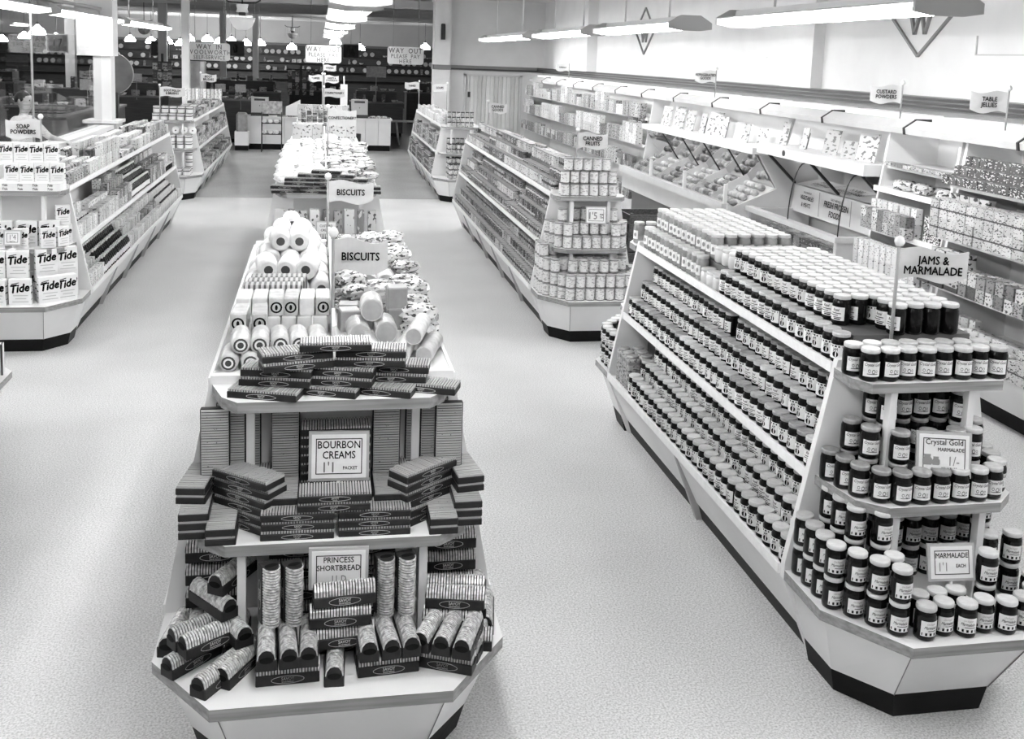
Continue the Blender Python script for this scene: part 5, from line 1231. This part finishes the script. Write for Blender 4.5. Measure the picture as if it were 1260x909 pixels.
# ---------------------------------------------------------------- checkouts and hanging signs
def hung_sign(x0, x1, z0, z1, y, lines, lab):
    o = add('hanging_sign', None, None, ((x0 + x1) / 2, y, z0), label=lab, cat='sign', group='hanging way in and way out signs')
    w_, h_ = x1 - x0, z1 - z0; r = .06
    pts = []
    for cx_, cz, a0 in ((w_ / 2 - r, h_ - r, 0), (-w_ / 2 + r, h_ - r, 90), (-w_ / 2 + r, r, 180), (w_ / 2 - r, r, 270)):
        for k in range(4): pts.append((cx_ + r * math.cos(R(a0 + k * 30)), cz + r * math.sin(R(a0 + k * 30))))
    b = add('board', MB().prismy(pts[::-1], -.012, .012).mesh('board', M('sign_board', .80, .6, (6, .06))), o)
    for txt, sz, dz, bold in lines:
        add('lettering', text_mb(txt, sz, bold, 0, .0135, 1, 'CENTER', 1.15).mesh('lettering', M('sign_ink', .16, .6)), b, (0, 0, h_ * dz))
    for sx in (-.35, .35): add('hanger_rod', MB().tube([(sx * w_, 0, h_ - .01), (sx * w_, 0, ZC - z0)], .008, 6).mesh('hanger_rod', GREYM), o)
hung_sign(-3.06, -2.12, 2.10, 2.515, 25.3, (('WAY  IN', .16, .78, .012), ('WOOLWORTH', .15, .47, .006), ('SELF-SERVICE', .13, .18, .006)), 'hanging board reading WAY IN WOOLWORTH SELF-SERVICE')
hung_sign(-.354, .502, 2.135, 2.555, 25.3, (('WAY  OUT', .17, .78, .012), ('PLEASE  PAY', .135, .46, .006), ('HERE', .14, .17, .006)), 'hanging WAY OUT PLEASE PAY HERE board above the left checkout')
hung_sign(1.616, 2.503, 2.165, 2.59, 25.3, (('WAY  OUT', .17, .78, .012), ('PLEASE  PAY', .135, .46, .006), ('HERE', .14, .17, .006)), 'hanging WAY OUT PLEASE PAY HERE board beside the white pilaster')
def checkout(x0, x1, y, lab):
    o = add('checkout_counter', None, None, (x0, y, 0), label=lab, cat='counter', group='white checkout counters'); l = x1 - x0
    add('plinth', MB().box(.02, l - .02, .02, .65, 0, .14).mesh('plinth', BLACK), o)
    n = 3
    for k in range(n): add('front_panel', MB().box(k * l / n + .004, (k + 1) * l / n - .004, 0, .66, .14, .76).mesh('front_panel', WHITE), o)
    add('worktop', MB().box(-.03, l + .03, -.03, .7, .76, .80).mesh('worktop', WHITE), o)
def register(x, y, lab):
    o = add('cash_register', None, None, (x, y, .80), label=lab, cat='cash register', group='cash registers')
    add('drawer', MB().box(-.21, .21, -.2, .2, 0, .08).mesh('drawer', DARK), o)
    add('housing', MB().prism([(-.2, -.15), (.2, -.15), (.2, .18), (-.2, .18)], .08, .45).mesh('housing', M('register_enamel', .42, .4)), o)
    add('display_slot', MB().box(-.13, .13, -.155, -.148, .37, .42).mesh('display_slot', DARK), o)
    add('lock', MB().lathe([(.012, 0), (.012, .008)], 8).xf(Matrix.Rotation(R(90), 4, 'X')).mesh('lock', DARK), o, (0, -.15, .25))
checkout(-1.72, -.42, 25.3, 'white checkout counter left of the centre shelving')
checkout(.80, 1.74, 25.4, 'white checkout counter right of the centre shelving')
register(-1.44, 25.65, 'pale cash register on the left checkout'); register(.97, 25.75, 'pale cash register on the right checkout')
o = add('metal_churn', None, None, (-1.83, 25.1, 0), label='grey metal drum on a white box beside the left checkout', cat='drum')
add('box', MB().box(-.16, .16, -.16, .16, .12, .45).mesh('box', WHITE), o); add('plinth', MB().box(-.15, .15, -.15, .15, 0, .12).mesh('plinth', BLACK), o)
add('drum', MB().bbox(-.13, .13, -.13, .13, .45, .9, .05).mesh('drum', M('brushed_metal', .3, .35, (10, .2), metal=.4)), o)
o = add('wire_rack', None, None, (-1.12, 24.75, 0), label='wire display rack with bagged sweets in front of the left checkout', cat='rack')
for sx in (-.23, .23):
    add('leg', MB().tube([(sx, -.14, 0), (sx, -.05, .95)], .01, 6).mesh('leg', DARK), o); add('leg', MB().tube([(sx, .16, 0), (sx, .1, 1.05)], .01, 6).mesh('leg', DARK), o)
for z in (.42, .68):
    for k in range(6): add('wire', MB().tube([(-.23, -.12 + .05 * k, z), (.23, -.12 + .05 * k, z)], .005, 5).mesh('wire', DARK), o)
add('header', MB().box(-.24, .24, .05, .07, .9, 1.2).mesh('header', M('header_card', .35, .5, (14, .5))), o)
nb = 0
for z in (.43, .69):
    for k in range(6):
        nb += 1; place(T_BAGM[k % 3] if k % 2 else T_BAGW[k % 3], (-1.12 - .17 + .07 * k, 24.72 + .06 * (k % 2), z), k * .9, 'small bag of sweets in the wire rack, %s counted from the left' % nth(nb), 'bag', 'sweet bags in the wire rack', None, (.7, .8, 1.2))
add('waste_bin', MB().lathe([(.09, 0), (.1, .01), (.12, .46), (.115, .46), (.1, .04)], 14).mesh('waste_bin', DARK), None, (.87, 24.9, 0), label='small dark bin in front of the right checkout', cat='bin')
o = add('price_pillar', None, None, (.505, 22.3, 0), label='slim white upright post behind the far centre shelving', cat='post')
add('shaft', MB().box(-.075, .075, -.075, .075, 0, 1.72).mesh('shaft', WHITE), o); add('spike', MB().tube([(0, 0, 1.72), (0, 0, 1.9)], .018, 6).mesh('spike', WHITE), o)
o = add('leaning_card', MB().prismy([(-.2, 0), (.15, 0), (.15, .42), (-.2, .24)], -.01, .01).mesh('leaning_card', PAPER), None, (-.62, 25.5, .80), label='slanted white card standing on the left checkout', cat='card')
for i in range(5): place(T_PF, (-.95 + .12 * i, 25.45, .80), .3 * i, 'small packet lying on the left checkout, %s from the left' % nth(i + 1), 'packet', 'packets on the checkouts')
for i in range(6): place(T_PF if i % 2 else T_BAGM[0], (1.3 + .07 * i, 25.6 + .05 * (i % 2), .80), .7 * i, 'small packet lying on the right checkout, %s from the left' % nth(i + 1), 'packet', 'packets on the checkouts')
o = add('trestle_bench', None, None, (2.2, 27.2, 0), label='low bare trestle bench in the dark store opening', cat='bench')
add('seat_board', MB().box(-.45, .45, -.15, .15, .62, .66).mesh('seat_board', M('worn_wood', .22, .6, (8, .2))), o)
for sx in (-.2, .25):
    for sy in (-1, 1): add('leg', MB().tube([(sx, sy * .08, .62), (sx + .08, sy * .2, 0)], .025, 6).mesh('leg', MATS['worn_wood']), o)

# ---------------------------------------------------------------- lamps of the old store
OPAL = M('lit_opal_shade', .9, .4, emit=45.0)
def pendant(x, y, z, lab, s=1.0):
    o = add('pendant_lamp', None, None, (x, y, z), label=lab, cat='pendant lamp', group='white pendant lamps in the dark store')
    add('shade', MB().lathe([(.20 * s, -.09), (.205 * s, -.07), (.19 * s, 0), (.14 * s, .07), (.07 * s, .11), (.045 * s, .16), (.03 * s, .17)], 16).mesh('shade', OPAL), o)
    add('gallery', MB().lathe([(.035 * s, .165), (.04 * s, .18), (.03 * s, .23)], 8).mesh('gallery', DARK), o)
    add('flex', MB().tube([(0, 0, .22), (0, 0, ZC - z)], .008, 5).mesh('flex', DARK), o)
PEND_SEEN_ADDED = [(-10.68, 40.38, 2.59), (-7.38, 29.17, 2.68), (-9.97, 42.0, 2.59), (-8.27, 37.5, 2.7), (-8.0, 36.6, 2.57), (-7.27, 42.0, 2.63), (-6.49, 42.0, 2.59), (-5.88, 42.0, 2.59), (-5.4, 42.0, 2.54), (-4.94, 41.0, 2.72), (-4.21, 40.38, 2.72), (-3.92, 42.0, 2.66), (-3.46, 42.0, 2.71), (-2.9, 42.0, 2.64), (-2.35, 42.0, 2.65), (-1.13, 42.0, 2.54), (0.53, 37.5, 2.78), (1.57, 42.0, 2.61), (4.21, 42.0, 2.74), (-11.9, 42.0, 2.45), (-5.6, 12.4, 2.62), (-5.9, 15.6, 2.62), (-6.6, 19.2, 2.62), (-7.6, 22.4, 2.62), (-9.2, 26.5, 2.62), (-5.2, 9.4, 2.62), (6.4, 30, 2.62), (7.6, 36, 2.62)]  # final entries are unseen lamps, added to light the store and the man
for i, p in enumerate(sorted(PEND_SEEN_ADDED)): pendant(*p, 'white glowing pendant lamp in the dark store, %s from the left' % nth(i + 1))
def bowl_lamp(x, y, z, s, lab):
    o = add('bowl_lamp', None, None, (x, y, z), label=lab, cat='pendant lamp', group='bowl lamps with forked arms')
    add('bowl', MB().lathe([(.01, -.17), (.08, -.16), (.14, -.11), (.18, -.03), (.195, .02), (.19, .02), (.17, -.02)], 20).mesh('bowl', M('opal_bowl', .75, .35)), o, scale=(s, s, s))
    add('collar', MB().lathe([(.085, .1), (.09, .11), (.075, .15), (.09, .21), (.09, .22)], 16).mesh('collar', WHITE), o, scale=(s, s, s))
    add('burner', MB().lathe([(.05, .05), (.06, .08), (.05, .1)], 10).mesh('burner', DARK), o, scale=(s, s, s))
    add('crossbar', MB().tube([(-.27, 0, .30), (-.2, 0, .25), (0, 0, .24), (.2, 0, .25), (.27, 0, .29)], .013, 6).mesh('crossbar', DARK), o, scale=(s, s, s))
    for sx in (-.25, -.18, .18, .25): add('chain', MB().tube([(sx, 0, .25), (sx, 0, .0 if abs(sx) < .2 else -.1)], .004, 5).mesh('chain', GREYM), o, scale=(s, s, s))
    add('stem', MB().tube([(0, 0, .22), (0, 0, (ZC - z) / s)], .012, 6).mesh('stem', DARK), o, scale=(s, s, s))
bowl_lamp(-1.16, 16.0, 2.845, 1.0, 'white glass bowl lamp hanging on a forked black bracket')
bowl_lamp(-1.0, 38.0, 3.0, 1.0, 'small dark bowl lamp hanging far back in the store'); bowl_lamp(-5.3, 33.0, 2.9, 1.0, 'dark bowl lamp hanging far back left of the sign')
# number boards
def number(x, y, z, txt, lab):
    o = add('number_board', MB().box(-.26, .26, -.02, .02, -.22, .22).mesh('number_board', M('number_board', .05, .5)), None, (x, y, z), label=lab, cat='sign', group='dark counter number boards')
    add('numeral', text_mb(txt, .36, .015, 0, .022).mesh('numeral', M('numeral_grey', .3, .5)), o)
    add('frame', MB().box(-.28, .28, -.015, .015, .22, .25).box(-.28, .28, -.015, .015, -.25, -.22).box(-.28, -.26, -.015, .015, -.25, .25).box(.26, .28, -.015, .015, -.25, .25).mesh('frame', GREYM), o)
    add('hanger_rod', MB().tube([(0, 0, .24), (0, 0, ZC - z)], .008, 5).mesh('hanger_rod', GREYM), o)
number(-7.1, 30, 2.38, '17', 'dark board numbered seventeen at the left'); number(-4.99, 34, 2.32, '16', 'dark board numbered sixteen beside the thin column'); number(-2.6, 33, 2.40, '0', 'dark board with a round numeral'); number(1.04, 36, 2.45, '11', 'dark board numbered eleven above the right checkout')
# round disc behind the column and the curved weighing machine
o = add('round_disc', None, None, (-3.47, 18.3, 0), label='large round grey disc with pale rim behind the white column', cat='disc')
add('face', MB().lathe([(.345, 0), (.345, .03)], 36).xf(Matrix.Translation((0, 0, 1.91)) @ Matrix.Rotation(R(90), 4, 'X')).mesh('face', M('disc_grey', .10, .4, (5, .3))), o)
add('rim', MB().tube([(.35 * math.cos(R(a)), -.02, 1.91 + .35 * math.sin(R(a))) for a in range(0, 361, 10)], .009, 6, cap=False).mesh('rim', GREYM), o)
add('pedestal', MB().box(-.1, .1, -.06, .06, 0, 1.6).mesh('pedestal', DARK), o)
o = add('weighing_machine', None, None, (-2.78, 24.9, 0), label='upright curved metal cabinet beside the thin white column', cat='cabinet')
add('cabinet', MB().prism([(-.22, -.15), (.04, -.17), (.12, -.12), (.15, 0), (.12, .12), (-.22, .15)], 0, 2.08).mesh('cabinet', M('cabinet_metal', .36, .35, (6, .15), metal=.3)), o)
add('kick_plate', MB().box(-.2, .1, -.18, -.15, 0, .15).mesh('kick_plate', DARK), o)
# ---------------------------------------------------------------- counters and displays of the old store
DKW = wood('counter_dark_wood', .035, 4, .4, 'X'); GOODS = [pkg('store_goods_%d' % i, lo, hi, ink, 14, .4, levels=7) for i, (lo, hi, ink) in enumerate(((.05, .3, .5), (.15, .6, .05), (.02, .12, .3), (.4, .7, .1)))]
gm = [MB().bbox(-.09, .09, -.07, .07, 0, .14, .01).mesh('boxed_ware', GOODS[1]), MB().lathe([(.03, 0), (.08, .02), (.1, .07), (.095, .07), (.06, .02)], 12).mesh('bowl_ware', GOODS[3]), MB().lathe([(.05, 0), (.06, .05), (.03, .16), (.035, .2)], 10).mesh('vase_ware', GOODS[0]), MB().bbox(-.14, .14, -.1, .1, 0, .06, .01).mesh('folded_ware', GOODS[0]), MB().bbox(-.05, .05, -.03, .03, 0, .22, .008).mesh('upright_ware', GOODS[2])]
NAMES = ['boxed_ware', 'bowl_ware', 'vase_ware', 'folded_ware', 'upright_ware']
ng = [0]
def store_counter(x0, x1, y0, y1, h, lab, dens=.26, tiers=1, tall=False):
    o = add('store_counter', None, None, (x0, y0, 0), label=lab, cat='counter', group='dark wood counters of the old store')
    lx, ly = x1 - x0, y1 - y0
    add('body', MB().box(0, lx, 0, ly, .1, h - .04).mesh('body', DKW), o); add('plinth', MB().box(.04, lx - .04, .04, ly - .04, 0, .1).mesh('plinth', BLACK), o)
    add('top', MB().box(-.03, lx + .03, -.03, ly + .03, h - .04, h).mesh('top', wood('counter_top_wood', .12, 4, .3, 'X')), o)
    if tiers > 1:
        add('tier', MB().box(.15, lx - .15, ly * .4, ly - .05, h, h + .3).mesh('tier', DKW), o)
    y = y0 + .1; k = 0
    while y < y1 - .05:
        x = x0 + .1
        while x < x1 - .05:
            ng[0] += 1; q = random.randrange(5)
            zz = h + (.3 if tiers > 1 and y > y0 + ly * .4 + .1 and x0 + .25 < x < x1 - .25 else 0)
            if not (tiers > 1 and y0 + ly * .4 - .12 < y <= y0 + ly * .4 + .1):
                k += 1; add(NAMES[q], gm[q], None, (x + jit(.03), y + jit(.03), zz), random.uniform(-.5, .5), label='%s on the %s, %s item' % (NAMES[q].replace('_', ' '), ' '.join(lab.split()[:8]), nth(k)), cat='ware', group='wares on the old store counters')
            x += dens + random.uniform(0, .08)
        y += dens + .12
    return o
store_counter(-5.6, -3.75, 19.8, 21.0, 1.25, 'dark counter with wares seen left of the round disc', .24, 2)
store_counter(-7.4, -5.2, 16.3, 17.5, 1.3, 'dark counter with wares nearest behind the glazed screen', .26, 2)
store_counter(-9.4, -6.6, 23.0, 24.0, 1.2, 'dark counter with wares behind the first old counter', .3, 2)
store_counter(-6.0, -3.9, 26.8, 27.9, 1.15, 'dark counter with wares below number sixteen', .3, 2)
store_counter(-12.5, -8.8, 32, 33.2, 1.2, 'dark counter with wares at the far left', .36, 2)
store_counter(-3.3, -1.6, 27.0, 28.2, 1.12, 'dark counter with wares behind the left checkout', .24, 1)
store_counter(-3.6, -1.2, 31.5, 32.6, 1.15, 'dark counter with wares under the round numeral', .28, 2)
store_counter(.9, 2.4, 30, 31, 1.0, 'table of boxed wares behind the right checkout', .24, 2)
store_counter(-1.0, .8, 35, 36, 1.1, 'dark counter with wares behind the flags', .28, 2)
store_counter(3.0, 6.0, 36, 37, 1.1, 'dark counter with wares at the far right opening', .34, 2)
# back wall display with rows of plates and wares
bd = add('wall_display', None, None, (-16, 45.4, 0), label='long dark wall display along the back of the old store', cat='shelving')
add('back_board', MB().box(0, 25, .4, .55, 0, 2.62).mesh('back_board', DKW), bd)
for z in (1.2, 1.55, 1.9, 2.25): add('shelf', MB().box(0, 25, .1, .4, z - .03, z).mesh('shelf', DKW), bd)
add('cornice', MB().box(0, 25, .3, .55, 2.62, 2.72).mesh('cornice', M('cornice_grey', .12, .5)), bd)
plate = MB().lathe([(.035, 0), (.09, .012), (.1, .02), (.085, .016)], 14).xf(Matrix.Rotation(R(75), 4, 'X')).mesh('plate', M('plate_white', .4, .3))
np_ = 0
for z in (1.55, 1.9, 2.25):
    x = -11.5
    while x < 6.5:
        q = random.random()
        if q < .45:
            np_ += 1; add('plate', plate, None, (x, 45.62, z + .095), label='white plate propped on the back wall display, %s along its shelves' % nth(np_), cat='plate', group='plates on the back wall display')
        elif q < .75:
            np_ += 1; k = random.randrange(5); add(NAMES[k], gm[k], None, (x, 45.65, z), 0, label='%s on the back wall display, %s along its shelves' % (NAMES[k].replace('_', ' '), nth(np_)), cat='ware', group='wares on the back wall display')
        x += .22 + random.uniform(0, .1)
# pale hand-lettered notices on the counters
for i, (x, y, z) in enumerate(((-5.0, 16.35, 1.62), (-6.2, 16.3, 1.62), (-4.2, 19.9, 1.55), (-7.5, 23.0, 1.5), (-8.8, 23.0, 1.5), (-4.5, 26.8, 1.5), (1.6, 30.0, 1.72), (-2.5, 27.0, 1.3), (-2.0, 27.0, 1.3))):
    big = i == 6
    o = add('notice_card', MB().box(-.13, .13, -.005, .005, 0, .2).mesh('notice_card', M('notice_grey', .35, .6, (30, .3))), None, (x, y - .02, z - (.0 if not big else .0)), label='small pale notice card standing on an old store counter, %s' % nth(i + 1), cat='card', group='notice cards', scale=(2.2, 1, 1.6) if big else None)
    add('stem', MB().tube([(0, .0, -.45), (0, 0, 0)], .006, 5).mesh('stem', GREYM), o)
# hanging wares and screens that darken the middle of the store
for i, (x, y, w_, h_) in enumerate(((-4.2, 29, .5, 1.0), (-.6, 33, .9, .8), (-8.6, 27, .6, 1.1), (-10.5, 30, .9, 1.2))):
    o = add('wares_stand', None, None, (x, y, 0), label='tall dark wares stand in the old store, %s from the left' % nth((3, 4, 2, 1)[i]), cat='stand', group='tall dark wares stands')
    add('post', MB().box(-.03, .03, -.03, .03, 0, 1.2 + h_).mesh('post', DKW), o)
    for k in range(4): add('crossbar', MB().box(-w_ / 2, w_ / 2, -.02, .02, 1.2 + k * h_ / 4, 1.24 + k * h_ / 4).mesh('crossbar', DKW), o)
    for k in range(4):
        for c in range(4): add('hung_item', MB().bbox(-.06, .06, -.03, .03, -.18, 0, .01).mesh('hung_item', GOODS[(k + c) % 4]), o, (-w_ / 2 + w_ * (c + .5) / 4, -.03, 1.2 + k * h_ / 4))
    add('foot', MB().box(-.3, .3, -.3, .3, 0, .05).mesh('foot', DKW), o)

# ---------------------------------------------------------------- man behind the glazed screen
def person(loc, rz, lab):
    V = [(0, 0, .93), (0, 0, 1.10), (0, .01, 1.28), (0, .01, 1.42), (0, .0, 1.48), (0, -.005, 1.535),       # 0-5 pelvis..neck
         (-.1, 0, .88), (-.11, -.01, .50), (-.12, .03, .09), (-.13, -.12, .04),                           # 6-9 left leg
         (.1, 0, .88), (.12, -.01, .50), (.13, .03, .09), (.14, -.12, .04),                               # 10-13 right leg
         (-.13, .01, 1.43), (-.21, .01, 1.40), (-.25, -.06, 1.14), (-.20, -.27, 1.12), (-.18, -.34, 1.12),   # 14-18 left arm
         (.13, .01, 1.43), (.21, .0, 1.40), (.27, -.16, 1.22), (.22, -.42, 1.16), (.20, -.50, 1.15),          # 19-23 right arm
         (0, -.035, 1.592), (0, -.02, 1.68), (0, -.005, 1.765)]                                              # 24-26 head
    E_ = [(0, 1), (1, 2), (2, 3), (3, 4), (4, 5), (0, 6), (6, 7), (7, 8), (8, 9), (0, 10), (10, 11), (11, 12), (12, 13), (3, 14), (14, 15), (15, 16), (16, 17), (17, 18), (3, 19), (19, 20), (20, 21), (21, 22), (22, 23), (5, 24), (24, 25), (25, 26)]
    rad = [(.155, .115), (.145, .105), (.165, .115), (.14, .10), (.062, .062), (.046, .048), (.09, .09), (.06, .065), (.042, .045), (.04, .03), (.09, .09), (.06, .065), (.042, .045), (.04, .03), (.075, .075), (.062, .062), (.045, .045), (.03, .03), (.038, .02), (.075, .075), (.062, .062), (.045, .045), (.03, .03), (.038, .02), (.074, .086), (.094, .116), (.072, .088)]
    for side, b0 in ((-1, 18), (1, 23)):              # five fingers per hand
        hx, hy, hz = V[b0]
        for k, (dx, l) in enumerate(((-.028, .065), (-.01, .075), (.01, .07), (.027, .055))):
            n = len(V); V += [(hx + dx, hy - .035, hz), (hx + dx, hy - .035 - l * .5, hz - .012), (hx + dx, hy - .035 - l, hz - .035)]
            rad += [(.009, .009)] * 2 + [(.007, .007)]; E_ += [(b0, n), (n, n + 1), (n + 1, n + 2)]
        n = len(V); V += [(hx - side * .04, hy - .0, hz - .01), (hx - side * .055, hy - .045, hz - .02)]; rad += [(.011, .011), (.008, .008)]; E_ += [(b0, n), (n, n + 1)]
    me = bpy.data.meshes.new('body'); me.from_pydata(V, E_, [])
    o = bpy.data.objects.new('t', me); COL.objects.link(o)
    m = o.modifiers.new('s', 'SKIN'); m.use_smooth_shade = True
    for i, r in enumerate(rad): me.skin_vertices[0].data[i].radius = r
    me.skin_vertices[0].data[0].use_root = True
    s = o.modifiers.new('u', 'SUBSURF'); s.levels = 2; s.render_levels = 2
    dg = bpy.context.evaluated_depsgraph_get(); bm = bpy.data.meshes.new_from_object(o.evaluated_get(dg)); bpy.data.objects.remove(o)
    SKIN = M('skin', .42, .5); SHIRT = M('shirt', .72, .7, (30, .12)); TROU = M('trousers', .05, .8)
    bm.materials.clear()
    for q in (SKIN, SHIRT, TROU): bm.materials.append(q)
    for p in bm.polygons:
        c = p.center; sk = c.z > 1.51 or (c.y < -.2 and c.z > 1.0) or c.y < -.28
        p.material_index = 0 if sk else (1 if c.z > .98 else 2); p.use_smooth = True
    bm.name = 'person'
    root = add('person', bm, None, loc, rz, label=lab, cat='person')
    hair = MB(); rings = []
    for a in range(7):
        ph = R(6 + a * 16); rr = math.sin(ph); ring = []
        for k in range(20):
            t_ = 2 * math.pi * k / 20; s_ = math.sin(t_); front = max(0, -s_)
            z = 1.685 + .118 * math.cos(ph)
            zmin = 1.73 * front ** .5 + 1.66 * (1 - front ** .5)          # hair line high over the face, low at the nape
            q = 1.0 if z >= zmin else max(.0, 1 - (zmin - z) * 1.2)
            ring.append((.086 * rr * math.cos(t_), -.002 + .106 * rr * s_, max(z, zmin - .004 * a)))
        rings.append(ring)
    hair.loft(rings[::-1], 0, True, True); add('hair', hair.mesh('hair', M('dark_hair', .015, .5)), root)
    add('nose', MB().lathe([(.016, 0), (.013, .018), (.006, .042)], 8).mesh('nose', SKIN), root, (0, -.118, 1.64))
    for sx in (-1, 1):
        add('eye', MB().lathe([(.004, -.004), (.011, 0), (.004, .004)], 8).xf(Matrix.Rotation(R(90), 4, 'X')).mesh('eye', INK), root, (sx * .032, -.108, 1.685))
        add('ear', MB().lathe([(.008, -.028), (.018, -.012), (.018, .012), (.008, .028)], 8).mesh('ear', SKIN), root, (sx * .083, 0, 1.67), scale=(.5, 1, 1))
    add('mouth', MB().box(-.022, .022, -.112, -.1, 1.608, 1.615).mesh('mouth', M('lips', .2, .5)), root)
person((-3.58, 13.4, 0), R(72), 'dark-haired person in a light shirt behind the glazed screen')
